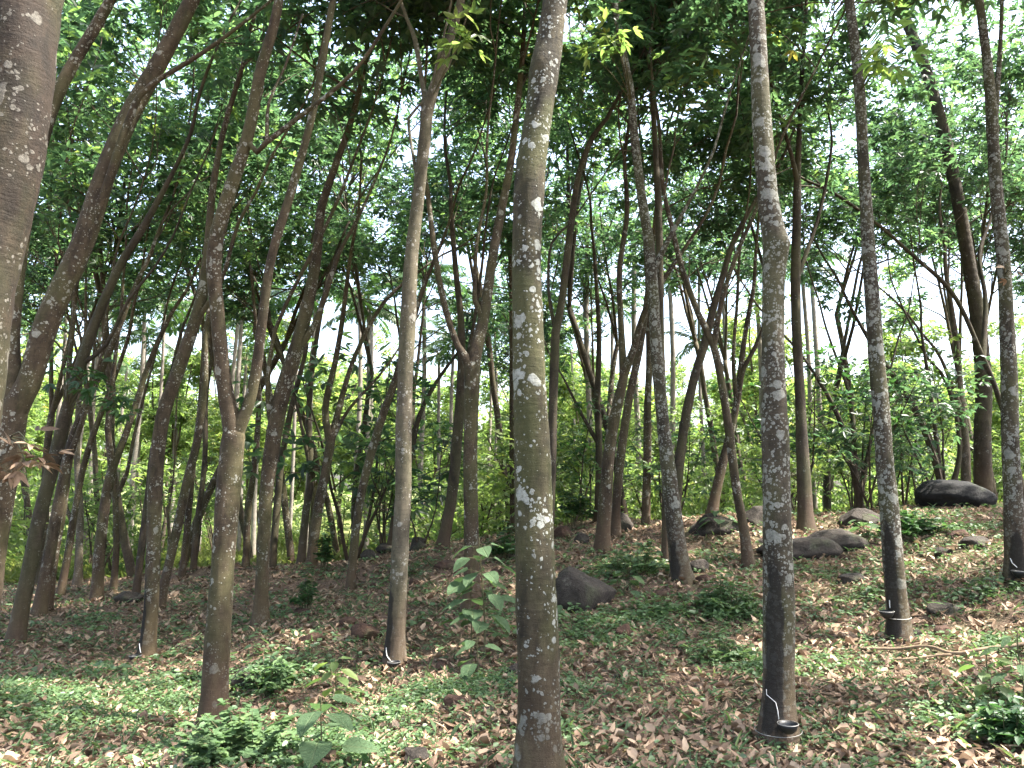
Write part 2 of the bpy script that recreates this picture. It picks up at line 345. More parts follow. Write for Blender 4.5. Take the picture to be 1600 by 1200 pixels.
# ------------------------------------------------------------------ the trees of the photograph: pixels (x, y, width), distance
# name key: Y, bark, trunk points from the foot up, limbs, label
TREES = [
 dict(k='A', Y=2.9, bark='bark_smear', t=[(-110, 1440, 112), (-82, 1000, 98), (-54, 640, 94), (-20, 400, 98), (20, 200, 102), (42, 0, 104), (55, -120, 96)], limbs=[],
      label='thick blurry near rubber tree trunk cut off by the left edge of the frame', hand=True),
 dict(k='B', Y=6.7, bark='bark_brown', t=[(-42, 1085, 50), (-20, 900, 44), (2, 760, 42), (20, 645, 46)],
      limbs=[[(20, 645, 34), (45, 600, 35), (75, 500, 36), (125, 390, 34), (165, 270, 32), (210, 165, 30), (250, 95, 26), (300, 0, 24), (330, -80, 20)],
             [(20, 645, 26), (18, 520, 24), (38, 350, 22), (66, 215, 22), (98, 130, 20), (150, 40, 18), (200, -50, 14)],
             [(128, 385, 12), (160, 310, 13), (195, 205, 12), (218, 150, 10), (240, 130, 9), (320, 80, 7), (400, 20, 5)]],
      label='leaning brown rubber tree forking low at the left edge behind the blurry near trunk'),
 dict(k='C', Y=9.3, bark='bark_brown', tap=(-.75, .05, 1.0), t=[(229, 1027, 24), (236, 950, 21), (240, 850, 21), (243, 750, 22), (255, 650, 21), (287, 555, 20), (315, 465, 18), (325, 390, 14), (332, 300, 11), (350, 200, 9), (380, 100, 7)], limbs=[[(305, 500, 8), (345, 440, 7), (372, 350, 6), (400, 300, 5)]],
      label='rubber tree with a latex cup at its foot, just left of the pale-spotted forked tree'),
 dict(k='D', Y=6.5, bark='bark_brown', t=[(332, 1142, 42), (343, 960, 36), (354, 800, 35), (365, 682, 40)],
      limbs=[[(365, 682, 26), (350, 600, 24), (341, 500, 22), (335, 395, 24), (355, 310, 21), (385, 220, 20), (405, 120, 18), (430, 30, 16), (445, -60, 13)],
             [(367, 690, 22), (386, 640, 18), (400, 580, 17), (410, 500, 15), (425, 400, 14), (455, 300, 14), (490, 170, 12), (515, 30, 11), (528, -60, 9)],
             [(376, 265, 9), (402, 238, 9), (417, 222, 9), (465, 185, 8), (550, 115, 6)],
             [(415, 223, 6), (420, 160, 5), (445, 105, 4)]],
      label='spotted rubber tree splitting into a wide Y at head height, red-brown foot among clover'),
 dict(k='E', Y=10.3, bark='bark_brown', t=[(407, 974, 24), (410, 900, 20), (415, 780, 21), (425, 700, 24), (440, 620, 26), (460, 555, 24), (480, 480, 20), (495, 400, 16), (501, 330, 14), (520, 270, 12), (545, 200, 10), (570, 100, 8), (582, -10, 6)],
      limbs=[[(462, 552, 11), (490, 510, 10), (512, 450, 9), (530, 395, 7), (560, 340, 5)], [(432, 690, 9), (418, 620, 8), (425, 540, 7), (445, 480, 6), (520, 330, 6), (560, 230, 4)]],
      label='brown rubber tree with red-brown foot right of the Y-shaped spotted tree'),
 dict(k='F', Y=8.2, bark='bark_pale', tap=(-.8, .12, .95), t=[(617, 1037, 31), (622, 930, 27), (627, 830, 26), (630, 750, 25), (631, 660, 26), (633, 600, 24), (637, 505, 26), (643, 400, 22), (657, 280, 20), (668, 172, 21)],
      limbs=[[(668, 172, 17), (690, 100, 16), (718, 10, 14), (738, -70, 11)], [(667, 175, 10), (660, 130, 8), (648, 60, 8), (636, 30, 6)], [(676, 150, 5), (680, 110, 4), (690, 70, 4)], [(652, 300, 6), (645, 240, 5), (638, 185, 5), (650, 170, 4)]],
      label='straight pale-barked rubber tree with black cup at its foot, forking near the top'),
 dict(k='G', Y=9.5, bark='bark_brown', t=[(738, 952, 30), (737, 860, 23), (735, 720, 22), (736, 650, 22), (738, 577, 28)],
      limbs=[[(738, 577, 19), (755, 500, 18), (770, 400, 16), (785, 320, 14), (800, 240, 12), (815, 100, 9), (822, -20, 7)], [(738, 577, 13), (715, 540, 11), (695, 480, 11), (680, 400, 10), (668, 300, 8), (660, 240, 6)],
             [(748, 530, 9), (742, 470, 8), (745, 380, 6), (760, 300, 5)]],
      label='rubber tree with deep V fork behind the large-leaved seedling'),
 dict(k='G2', Y=13.5, bark='bark_dark', t=[(692, 857, 19), (706, 775, 17), (714, 690, 17), (721, 590, 15), (720, 500, 11), (712, 420, 9), (705, 330, 7)], limbs=[[(720, 600, 8), (738, 520, 6), (750, 440, 5)]],
      label='dark slender tree close behind the V-forked rubber tree, on the ridge'),
 dict(k='H', Y=4.2, bark='bark_main', t=[(844, 1235, 72), (842, 1150, 66), (840, 1000, 63), (836, 850, 60), (831, 700, 56), (826, 550, 50), (823, 390, 47), (829, 270, 50), (842, 175, 45), (853, 100, 47), (868, 0, 41), (880, -100, 36)], limbs=[],
      knobs=[((833, 98), .08, .02), ((842, 92), .05, .015)], label='thick olive-brown trunk with round white lichen spots in the centre of the photo', hand=True),
 dict(k='I', Y=11.0, bark='bark_dark', t=[(852, 890, 17), (860, 780, 15), (864, 640, 14), (868, 520, 15)], limbs=[[(868, 520, 12), (877, 475, 12), (886, 400, 12), (895, 330, 11), (905, 270, 10), (925, 215, 9), (948, 185, 7)], [(867, 520, 6), (857, 450, 5), (862, 380, 4), (890, 350, 3)]],
      label='dark thin tree half hidden behind the right edge of the thick spotted trunk'),
 dict(k='J', Y=11.5, bark='bark_brown', t=[(941, 862, 24), (946, 780, 21), (954, 690, 18), (974, 590, 16)], limbs=[[(974, 590, 11), (970, 500, 10), (968, 420, 9), (980, 330, 8), (976, 250, 6), (985, 180, 5)], [(975, 588, 12), (990, 545, 11), (1006, 490, 10), (1035, 440, 8), (1075, 380, 6)]],
      label='red-brown forked tree rising behind the big boulder by the thick spotted trunk'),
 dict(k='J2', Y=13.0, bark='bark_brown', t=[(962, 835, 15), (965, 760, 14), (980, 640, 13), (1002, 530, 11), (1015, 430, 8), (1025, 330, 6)], limbs=[],
      label='thin leaning tree directly behind the red-brown forked tree and dark pointed rock'),
 dict(k='J3', Y=14.5, bark='bark_brown', t=[(1009, 825, 14), (1011, 740, 13), (1012, 640, 12), (1014, 560, 10), (1012, 450, 8), (1006, 340, 6)], limbs=[],
      label='straight reddish slender tree standing on the ridge left of the curved lichen tree'),
 dict(k='K', Y=9.3, bark='bark_lichen', tap=(-.7, .05, .7), t=[(1066, 910, 33), (1055, 830, 27), (1045, 740, 24), (1035, 650, 20), (1025, 540, 19), (1020, 450, 18), (1014, 380, 17), (1000, 290, 15), (990, 200, 14), (985, 140, 13), (971, 70, 12), (955, -30, 10)], limbs=[[(1018, 430, 9), (1060, 345, 7), (1090, 290, 5)]],
      label='curved lichen-flecked rubber tree leaning left, foot among herbs right of the boulder'),
 dict(k='L', Y=10.8, bark='bark_dark', t=[(1040, 880, 13), (1040, 780, 12), (1036, 640, 11), (1032, 480, 11), (1029, 325, 12)], limbs=[[(1029, 325, 10), (1023, 210, 9), (1015, 90, 8), (1008, -20, 7)], [(1029, 325, 6), (1024, 240, 5), (1022, 120, 5), (1030, 20, 4)], [(1020, 80, 4), (1050, 40, 3), (1065, -10, 3)]],
      label='slim tree behind the curved lichen tree splitting into two thin upright stems'),
 dict(k='M', Y=10.2, bark='bark_brown', t=[(1170, 887, 19), (1161, 820, 15), (1150, 760, 14), (1140, 680, 14), (1131, 620, 12), (1115, 540, 12), (1091, 490, 10), (1066, 420, 9), (1051, 360, 8), (1036, 290, 7), (1030, 200, 6)], limbs=[[(1117, 545, 9), (1128, 470, 8), (1150, 400, 7), (1180, 330, 6)]],
      label='slender crooked tree bending left, foot between herbs and the grey slab rock'),
 dict(k='N', Y=12.5, bark='bark_dark', t=[(1053, 840, 18), (1060, 740, 16), (1070, 660, 15), (1085, 590, 14), (1100, 540, 13), (1115, 480, 12), (1130, 430, 10), (1145, 380, 9), (1182, 310, 6)], limbs=[],
      label='dark tree leaning right from behind the curved lichen tree'),
 dict(k='O', Y=13.0, bark='bark_brown', t=[(1112, 806, 17), (1124, 745, 15), (1138, 690, 13), (1151, 630, 11)], limbs=[[(1151, 630, 9), (1162, 575, 8), (1182, 540, 6), (1200, 480, 5)], [(1150, 632, 7), (1146, 560, 6), (1152, 470, 5)]],
      label='brown leaning tree rising behind the dark leafy boulder on the ridge'),
 dict(k='P', Y=12.0, bark='bark_dark', t=[(1260, 828, 25), (1255, 730, 20), (1250, 620, 16), (1245, 520, 15), (1243, 440, 16), (1245, 350, 14), (1246, 285, 13)], limbs=[[(1246, 285, 9), (1250, 180, 8), (1256, 70, 7), (1262, -30, 5)], [(1246, 287, 8), (1236, 240, 7), (1218, 180, 5)], [(1250, 440, 7), (1274, 355, 6), (1290, 290, 5), (1300, 220, 4)]],
      label='dark straight tree between the two lichen-covered trunks on the right'),
 dict(k='R', Y=5.2, bark='bark_lichen', tap=(-.62, .12, 1.35), t=[(1216, 1160, 54), (1217, 1080, 47), (1217, 950, 45), (1214, 800, 42), (1211, 680, 40), (1208, 560, 36), (1208, 450, 34), (1211, 385, 38), (1199, 300, 33), (1191, 200, 31), (1186, 100, 28), (1181, 0, 26), (1174, -110, 23)], limbs=[],
      knobs=[((1229, 378), .06, .035), ((1205, 388), .05, .02)], label='tall lichen-covered rubber tree with blackened foot, white latex line and cup', hand=True),
 dict(k='S', Y=7.4, bark='bark_lichen', tap=(-.75, .1, 1.3), t=[(1406, 1007, 36), (1401, 940, 31), (1394, 850, 29), (1385, 750, 27), (1377, 650, 25), (1365, 500, 23), (1358, 400, 21), (1350, 270, 18), (1342, 130, 17), (1327, 0, 15), (1318, -80, 13)], limbs=[],
      label='lichen-flecked rubber tree with a black cup and white wire ring near the fallen branch'),
 dict(k='T', Y=8.3, bark='bark_lichen', tap=(-.5, .05, .75), t=[(1592, 908, 38), (1586, 820, 30), (1580, 730, 25), (1577, 600, 24), (1573, 500, 21), (1567, 400, 20), (1556, 290, 19), (1551, 210, 18)], limbs=[[(1551, 210, 16), (1545, 120, 15), (1530, 0, 13), (1522, -80, 11)], [(1553, 212, 9), (1562, 90, 7), (1566, 0, 6)]],
      label='spotted rubber tree with a cup at the right edge of the photo'),
 dict(k='V', Y=14.5, bark='bark_dark', t=[(1604, 806, 10), (1586, 715, 9), (1562, 625, 8), (1530, 545, 7), (1488, 458, 7), (1425, 398, 6), (1368, 348, 5), (1300, 300, 5)], limbs=[[(1535, 560, 8), (1540, 470, 7), (1530, 400, 6), (1545, 350, 5)]],
      label='dark pole-like tree leaning steeply left across the ringed palm trunk'),
 dict(k='W1', Y=16.5, bark='bark_dark', t=[(1482, 800, 14), (1465, 730, 13), (1440, 660, 11), (1405, 600, 9), (1370, 550, 7), (1340, 500, 5)], limbs=[[(1470, 750, 8), (1462, 680, 7), (1452, 600, 6), (1440, 520, 4)], [(1478, 790, 9), (1500, 700, 7), (1480, 600, 6), (1450, 560, 4)]],
      label='dark many-stemmed tree leaning left behind the black boulder'),
 dict(k='W2', Y=14.0, bark='bark_dark', t=[(1345, 800, 12), (1335, 740, 11), (1320, 680, 9), (1300, 630, 7), (1270, 580, 5)], limbs=[[(1340, 780, 8), (1335, 700, 7), (1328, 620, 6), (1300, 540, 4)], [(1344, 790, 7), (1358, 700, 6), (1372, 640, 4)]],
      label='small dark tree with thin spreading stems between dark straight tree and lichen trunk'),
 dict(k='W3', Y=17.5, bark='bark_far', t=[(1510, 790, 15), (1508, 700, 14), (1500, 620, 12), (1495, 540, 9), (1480, 440, 7)], limbs=[[(1502, 640, 7), (1470, 560, 5), (1440, 520, 4)]],
      label='grey slender tree behind the black boulder, left of the ringed palm trunk'),
 # left half, further back
 dict(k='l1', Y=9.8, bark='bark_dark', t=[(24, 1003, 26), (44, 900, 21), (64, 800, 20), (85, 720, 20), (105, 640, 18), (126, 570, 17), (150, 500, 15), (185, 420, 13), (215, 370, 12), (238, 330, 10), (275, 260, 7)], limbs=[[(130, 560, 7), (165, 540, 6), (200, 470, 5), (240, 420, 4)]],
      label='dark mossy tree leaning right, foot nearest the lower left corner'),
 dict(k='l2', Y=11.3, bark='bark_brown', t=[(62, 957, 18), (80, 850, 17), (97, 765, 17), (112, 690, 14), (140, 620, 11), (175, 540, 9), (210, 450, 7)], limbs=[[(105, 720, 9), (128, 660, 8), (150, 590, 6)]],
      label='left stem of the brown twin trees growing from one spot near the left edge'),
 dict(k='l3', Y=11.6, bark='bark_brown', t=[(73, 955, 14), (86, 860, 13), (100, 780, 12), (108, 690, 10), (106, 600, 8), (115, 500, 6)], limbs=[],
      label='right stem of the brown twin trees growing from one spot near the left edge'),
 dict(k='l4', Y=13.0, bark='bark_brown', t=[(151, 942, 19), (155, 870, 16), (165, 780, 15), (175, 735, 16)], limbs=[[(175, 735, 10), (168, 670, 9), (170, 640, 8), (180, 560, 6), (190, 480, 5)], [(176, 737, 11), (196, 680, 10), (216, 620, 9), (236, 560, 8), (268, 490, 6)]],
      label='tree with a low Y fork standing between two straight trunks on the left'),
 dict(k='l5', Y=13.8, bark='bark_brown', t=[(94, 932, 12), (106, 865, 11), (117, 800, 10), (133, 720, 9), (160, 640, 8), (190, 560, 6)], limbs=[[(110, 820, 6), (100, 780, 5), (102, 730, 4)]],
      label='thin right-leaning tree just right of the brown twin stems'),
 dict(k='l6', Y=15.5, bark='bark_pale', t=[(121, 918, 14), (124, 860, 11), (125, 790, 10), (120, 700, 9), (125, 600, 7)], limbs=[],
      label='pale straight tree with flared foot behind the thin right-leaning tree'),
 dict(k='l7', Y=12.0, bark='bark_brown', t=[(249, 951, 15), (263, 885, 14), (278, 820, 14), (294, 745, 13), (308, 690, 12), (320, 600, 10), (322, 520, 8), (335, 430, 6)], limbs=[[(268, 870, 5), (262, 800, 4), (268, 770, 3)]],
      label='right-leaning brown tree directly behind the tree with the cup on the left'),
 dict(k='l8', Y=14.5, bark='bark_brown', t=[(177, 922, 10), (182, 850, 9), (180, 780, 8)], limbs=[[(180, 780, 6), (178, 700, 5), (170, 620, 4)], [(180, 782, 7), (198, 740, 6), (210, 680, 5), (230, 600, 4)]],
      label='thin Y-forked tree in the gap right of the low Y-forked tree on the left'),
 dict(k='l9', Y=14.0, bark='bark_dark', t=[(212, 936, 12), (222, 850, 11), (232, 770, 10), (240, 700, 9), (262, 610, 7), (280, 530, 5)], limbs=[],
      label='dark thin tree leaning right behind the cup tree on the left'),
 dict(k='m1', Y=14.0, bark='bark_brown', t=[(486, 884, 16), (498, 790, 15), (508, 740, 14), (516, 694, 17)], limbs=[[(516, 694, 11), (508, 640, 11), (524, 565, 9), (535, 500, 8), (545, 420, 6)], [(517, 696, 9), (540, 600, 8), (562, 540, 7), (602, 470, 6), (660, 420, 4)], [(518, 700, 6), (545, 640, 5), (590, 590, 4)]],
      label='rubber tree spreading into three limbs left of the pale straight tree'),
 dict(k='m2', Y=12.5, bark='bark_brown', t=[(547, 922, 14), (556, 830, 13), (566, 765, 13), (578, 715, 13), (596, 655, 13), (619, 590, 12), (640, 520, 9), (665, 440, 7), (690, 380, 5)], limbs=[],
      label='reddish-footed tree leaning right just left of the pale straight tree'),
 dict(k='m3', Y=15.0, bark='bark_dark', t=[(470, 886, 13), (478, 800, 12), (486, 740, 11), (482, 650, 9), (490, 560, 8), (505, 470, 6)], limbs=[[(486, 735, 6), (470, 660, 5), (455, 600, 4)]],
      label='dark tree left of and touching the three-limbed rubber tree'),
 dict(k='m4', Y=15.5, bark='bark_dark', t=[(425, 892, 12), (432, 800, 11), (440, 720, 10), (455, 640, 9), (475, 560, 7)], limbs=[],
      label='dark slim tree just right of the brown tree with red-brown foot'),
 dict(k='m5', Y=16.0, bark='bark_brown', t=[(284, 905, 10), (292, 830, 10), (300, 740, 9), (312, 640, 8), (318, 540, 6)], limbs=[],
      label='slim brown tree left of the spotted Y tree, on the edge of the bright field'),
 dict(k='m6', Y=16.5, bark='bark_dark', t=[(302, 892, 10), (308, 820, 9), (320, 720, 8), (322, 620, 7), (335, 540, 5)], limbs=[],
      label='dark slim tree closest left of the spotted Y tree trunk'),
 dict(k='m7', Y=17.0, bark='bark_brown', t=[(384, 885, 11), (388, 800, 10), (398, 720, 9), (404, 640, 8), (402, 540, 6), (395, 450, 5)], limbs=[],
      label='slim tree in the gap between the spotted Y tree and its brown neighbour'),
 dict(k='m8', Y=16.0, bark='bark_dark', t=[(610, 858, 12), (622, 780, 11), (640, 720, 10), (655, 650, 8), (680, 600, 6)], limbs=[],
      label='dark tree leaning right behind the pale straight tree, by the rocks'),
 dict(k='m9', Y=17.0, bark='bark_brown', t=[(804, 835, 14), (803, 760, 13), (801, 650, 11), (800, 520, 9), (798, 420, 7)], limbs=[],
      label='reddish trunk peeking out left of the thick spotted trunk'),
 dict(k='n1', Y=16.0, bark='bark_dark', t=[(934, 815, 12), (936, 720, 11), (934, 620, 10), (936, 520, 8), (930, 420, 6)], limbs=[[(935, 700, 6), (905, 640, 5), (880, 590, 3)]],
      label='dark upright tree just left of the red-brown forked tree'),
]

# ------------------------------------------------------------------ ground heights from the feet of the trees and a few further marks
CTRL = []
for T_ in TREES:
    x, y, wd = T_['t'][0]; p = pix(x, y, T_['Y']); T_['base'] = p; CTRL.append(p)
for (x, y, Y) in [(980, 832, 14.5), (760, 862, 14.5), (560, 884, 15.5), (300, 900, 20), (100, 890, 24), (1505, 795, 13), (1590, 800, 14.5), (1330, 815, 14.5), (1180, 815, 14.5),
                  (913, 958, 8.4), (1260, 880, 10.5), (1490, 960, 7.9), (560, 1010, 8.6), (710, 1110, 6.0), (500, 1195, 4.7), (1560, 1100, 5.4), (1000, 1100, 5.9), (450, 895, 17), (20, 1090, 7.0)]:
    CTRL.append(pix(x, y, Y))
for p in [(0, 0, 0), (3, 0, .05), (-3, 0, -.1), (0, -6, .1), (8, -4, .4), (-8, -4, -.3), (8, 4, .55), (-8, 5, -.5), (14, 10, 1.3), (-16, 10, -.7), (-20, 20, -1.1), (18, 18, 1.0),
          (0, 20, .15), (6, 20, .6), (11, 21, .8), (-6, 22, -.6), (0, 28, -.7), (10, 30, -.2), (-12, 30, -1.1), (22, 30, .2), (-26, 32, -1.2), (0, 40, -1.1), (18, 42, -.8), (-20, 44, -1.2), (30, 10, 1.6), (-30, 8, -.9), (34, 40, -.6), (-36, 40, -1.2), (0, -18, .1), (30, -15, .8), (-30, -15, -.8)]:
    CTRL.append(np.array(p, float))
CTRL = np.array(CTRL)
def _tps(d2): return np.where(d2 > 1e-9, d2 * np.log(np.maximum(d2, 1e-9)), 0)
_A = CTRL[:, :2] / 10
_K = _tps(((_A[:, None] - _A[None]) ** 2).sum(-1)) + np.eye(len(_A)) * .004
_P = np.hstack([np.ones((len(_A), 1)), _A])
_S = np.linalg.solve(np.block([[_K, _P], [_P.T, np.zeros((3, 3))]]), np.concatenate([CTRL[:, 2], np.zeros(3)]))
def gz(x, y):
    x = np.asarray(x, float); y = np.asarray(y, float); sh = x.shape
    q = np.stack([x.ravel(), y.ravel()], -1)
    out = np.empty(len(q))
    for i in range(0, len(q), 20000):
        a = q[i:i + 20000] / 10
        out[i:i + 20000] = _tps(((a[:, None] - _A[None]) ** 2).sum(-1)) @ _S[:len(_A)] + _S[len(_A)] + a @ _S[len(_A) + 1:]
    r = np.hypot(q[:, 0], q[:, 1] - 10); k = np.clip((r - 26) / 16, 0, 1); k = k * k * (3 - 2 * k)
    out = out * (1 - k) + k * (-1.15)
    b = .03 * np.sin(q[:, 0] * 2.1 + 1.3 * np.sin(q[:, 1] * .9)) * np.sin(q[:, 1] * 1.7 + q[:, 0] * .6) + .018 * np.sin(q[:, 0] * 5.3 + q[:, 1] * 2.2) * np.sin(q[:, 1] * 4.1 - q[:, 0] * 1.4)
    return (out + b * (1 - k)).reshape(sh)
def gz1(x, y): return float(gz(np.array([x]), np.array([y]))[0])
def hit(px, py):
    """where the ray through a photo pixel meets the ground"""
    Y = np.linspace(2.5, 45, 700); u, v = (px - 800) / F, (600 - py) / F
    d = np.array([u, CT - v * ST, ST + v * CT]); P = CAM + d[None] * (Y / d[1])[:, None]
    below = np.nonzero(P[:, 2] < gz(P[:, 0], P[:, 1]))[0]
    i = below[0] if len(below) else len(Y) - 1
    if Y[i] > 17 and py < 885:                      # just over the crest: stand it on the crest instead
        k = Y < 15.5; i = (P[k, 2] - gz(P[k, 0], P[k, 1])).argmin()
    return np.array([P[i, 0], P[i, 1], gz1(P[i, 0], P[i, 1])])

def warp_axis(lo, hi, c, near, fine, n_far):
    a = np.arange(c - near, c + near, fine)
    l = c - near - np.geomspace(fine, c - near - lo, n_far)[::-1]; h = c + near + np.geomspace(fine, hi - c - near, n_far) - fine
    return np.concatenate([l, a, h[1:]])
gx = warp_axis(-500, 500, 0, 11, .12, 45); gy = warp_axis(-300, 700, 9, 8.5, .12, 45)
GX, GY = np.meshgrid(gx, gy); GZ = gz(GX, GY)
nx, ny = len(gx), len(gy)
i = np.arange(ny - 1)[:, None] * nx; j = np.arange(nx - 1)[None]
Q = np.stack([i + j, i + j + 1, i + nx + j + 1, i + nx + j], -1).reshape(-1, 4)
g = obj('ground', mk_mesh('ground', np.stack([GX.ravel(), GY.ravel(), GZ.ravel()], -1), Q, M['ground'], True)); g['kind'] = 'structure'

# ------------------------------------------------------------------ growing twigs and leaves
def grow(p, d, L, r, lvl, rs, tubes, tips, up=.25, kids=(3, 5)):
    n = 5; P = [p]; dd = d
    for s in range(n):
        dd = norm(dd + rs.normal(0, .13, 3) + np.array([0, 0, up * .22])); P.append(P[-1] + dd * L / n)
    P = np.array(P); tubes.append((P, np.linspace(r, r * .45, n + 1)))
    if lvl == 0:
        tips.append((P[-1], dd)); tips.append((P[3] + rs.normal(0, .12, 3), dd)); return
    for k in range(rs.randint(kids[0], kids[1] + 1)):
        f = rs.uniform(.35, 1.0); idx = min(int(f * n), n - 1); q = P[idx] + (P[idx + 1] - P[idx]) * (f * n - idx)
        perp = norm(np.cross(dd, rs.normal(0, 1, 3))); ang = rs.uniform(.45, 1.05)
        grow(q, norm(dd * math.cos(ang) + perp * math.sin(ang)), L * rs.uniform(.42, .68), r * .5, lvl - 1, rs, tubes, tips, up, kids)
    tips.append((P[-1], dd))

def build_crown(tips, rs, nleaf, size, jitter, spread=1.0, per=1):
    P = np.array([t[0] for t in tips]); A = np.array([t[1] for t in tips])
    P = np.repeat(P, per, 0); A = np.repeat(A, per, 0)
    P = P + rs.normal(0, jitter, P.shape) * np.array([1, 1, .55])
    return trifoliate(P, A, nleaf, rs, size, spread)

TOPZ = 11.5
def extend(P, rad, rs):
    """carry a stem that leaves the frame on upwards to the height of the canopy"""
    P = list(P); rad = list(rad); d = norm(P[-1] - P[-2])
    while P[-1][2] < TOPZ * .62:
        d = norm(d + rs.normal(0, .06, 3) + np.array([0, 0, .12])); P.append(P[-1] + d * .9); rad.append(rad[-1] * .9)
    return np.array(P), np.array(rad)
def finish(P, rad, rs):
    """let a stem that ends in view taper out into the leaves"""
    P = list(P); rad = list(rad); d = norm(P[-1] - P[-2])
    while rad[-1] > .009 and P[-1][2] < 9.5:
        d = norm(d + rs.normal(0, .10, 3) + np.array([0, 0, .10])); P.append(P[-1] + d * .5); rad.append(rad[-1] * .87)
    return np.array(P), np.array(rad)

def stem3(pts, Y, rs, drift, p0=None):
    """pixel polyline -> 3D points + radii; the stem drifts in depth as it rises"""
    out = []; rad = []; y0 = pts[0][1]
    for (x, y, wd) in pts:
        Yk = Y + drift * (y0 - y) * pxm(Y)
        p = pix(x, y, Yk); out.append(p); rad.append(wd * .5 * pxm(Yk) * 1.0)
    out = np.array(out)
    if p0 is not None: out[0] = p0
    return out, np.array(rad)

TREE_INFO = {}
for ti, T_ in enumerate(TREES):
    rs = np.random.RandomState(100 + ti)
    Y = T_['Y']; base = T_['base'].copy()
    near = Y < 9
    root = thing('rubber_tree', T_['label'], 'tree', base, 'rubber trees of the plantation')
    P, rad = stem3(T_['t'], Y, rs, rs.uniform(-.04, .08) if not T_.get('hand') else .03)
    topY = P[-1][1]
    if not T_['limbs'] or T_['t'][-1][1] < 120: pass
    is_top = T_['t'][-1][2] < 12 or T_['t'][-1][1] < 60
    if T_['t'][-1][1] < 60: P, rad = extend(P, rad, rs)
    elif is_top: P, rad = finish(P, rad, rs)
    foot = P[0] - np.array([0, 0, .35])
    P = np.vstack([foot + (P[0] - P[1]) * .02, P]); rad = np.concatenate([[rad[0] * 1.12], rad])
    step = .07 if Y < 6 else .10 if near else .16
    C4 = catmull(np.hstack([P, rad[:, None]]), step); sides = 28 if Y < 6 else 18 if near else 12
    knobs = [(pix(kx, ky, Y + .03 * (T_['t'][0][1] - ky) * pxm(Y) - .08), kr, kh) for ((kx, ky), kr, kh) in T_.get('knobs', [])]
    fl = np.maximum(0, 1 - (C4[:, 2] - base[2]) / .35); C4[:, 3] *= 1 + .30 * fl ** 2
    if not is_top:                                   # rounded shoulder under the fork
        k_ = np.clip(1 - np.linalg.norm(C4[:, :3] - C4[-1, :3], axis=1) / .3, 0, 1); C4[:, 3] *= 1 - .12 * k_
        dn = norm(C4[-1, :3] - C4[-2, :3]); r_ = C4[-1, 3]
        C4 = np.vstack([C4, [np.append(C4[-1, :3] + dn * r_ * a, r_ * b) for a, b in ((.35, .93), (.65, .75), (.88, .48), (1.0, .2))]])
    V, Q = tube(C4[:, :3], C4[:, 3], sides, .05 if near else .06, ti, knobs)
    at = {}
    if 'tap' in T_:
        cx, z0, z1 = T_['tap']; c = np.array([cx, -math.sqrt(1 - cx * cx)])
        idx = np.minimum(np.arange(len(V)) // sides, len(C4) - 1)
        dv = norm((V - C4[idx, :3])[:, :2]); dt = dv @ c; zz = V[:, 2] - base[2]
        at['tap'] = np.clip((dt - .60) * 2.4, 0, 1) * np.clip((zz - z0 + .1) / .1, 0, 1) * np.clip((z1 + .25 - zz) / .8, 0, 1)
    obj('trunk', mk_mesh('trunk', V - base, Q, M[T_['bark']], True, at), root)
    tubes, tips = [], []
    ends = []
    if len(T_['t']) and is_top: ends.append((P, rad))
    for li, lp in enumerate(T_['limbs']):
        # start on the existing stem: its depth there
        dr = rs.uniform(-.25, .3)
        src = [C4[:, :3]] + [e[0] for e in ends]
        best = None
        for S_ in src:
            pr = np.array([(800 + F * ((q[0]) / ((q - CAM) @ np.array([0, CT, ST]))), 600 - F * (((q - CAM) @ np.array([0, -ST, CT])) / ((q - CAM) @ np.array([0, CT, ST])))) for q in S_])
            d2 = ((pr - np.array(lp[0][:2])) ** 2).sum(1); k = d2.argmin()
            if best is None or d2[k] < best[0]: best = (d2[k], S_[k])
        LP, lr = stem3(lp, best[1][1], rs, dr, best[1])
        lr[0] *= 1.2
        if not is_top and lp[0][1] > T_['t'][-1][1] - 12 and abs(lp[0][0] - T_['t'][-1][0]) < 8 and lp[0][2] > 8:   # grows out of the fork
            tr_r = rad[-1]; LP = np.vstack([LP[0] - norm(P[-1] - P[-2]) * tr_r * 3.0, LP]); lr = np.concatenate([[tr_r * .80], [max(lr[0], tr_r * .74)], lr[1:]])
        if lp[-1][1] < 60 and lp[-1][2] > 5: LP, lr = extend(LP, lr, rs)
        else: LP, lr = finish(LP, lr, rs)
        L4 = catmull(np.hstack([LP, lr[:, None]]), .12 if near else .18)
        V, Q = tube(L4[:, :3], np.maximum(L4[:, 3], .006), 14 if near else 9, .06, ti * 10 + li)
        obj('limb', mk_mesh('limb', V - base, Q, M[T_['bark']], True), root)
        ends.append((LP, lr))
    # twigs and leaves in the upper part of every stem
    for (E, er) in ends:
        seg = np.linalg.norm(np.diff(E, axis=0), axis=1); s = np.concatenate([[0], np.cumsum(seg)])
        hi = E[-1][2]
        nb = int(np.clip((hi - 3.0) * 1.1, 2, 7)) if Y > 9 else 10
        for k in range(nb):
            f = s[-1] * (1 - .45 * rs.rand() ** 1.5) if k else s[-1]
            q = np.array([np.interp(f, s, E[:, c]) for c in range(3)]); r_ = np.interp(f, s, er)
            if q[2] < (6.7 if Y < 10 else 4.0) + rs.rand(): continue
            dn = norm(E[-1] - E[-2]); perp = norm(np.cross(dn, rs.normal(0, 1, 3))); ang = rs.uniform(.5, 1.2) if k else .15
            L = rs.uniform(1.0, 2.1) if k else 1.6
            grow(q, norm(dn * math.cos(ang) + perp * math.sin(ang)), L, max(.010, min(r_ * .55, .035)), 1, rs, tubes, tips)
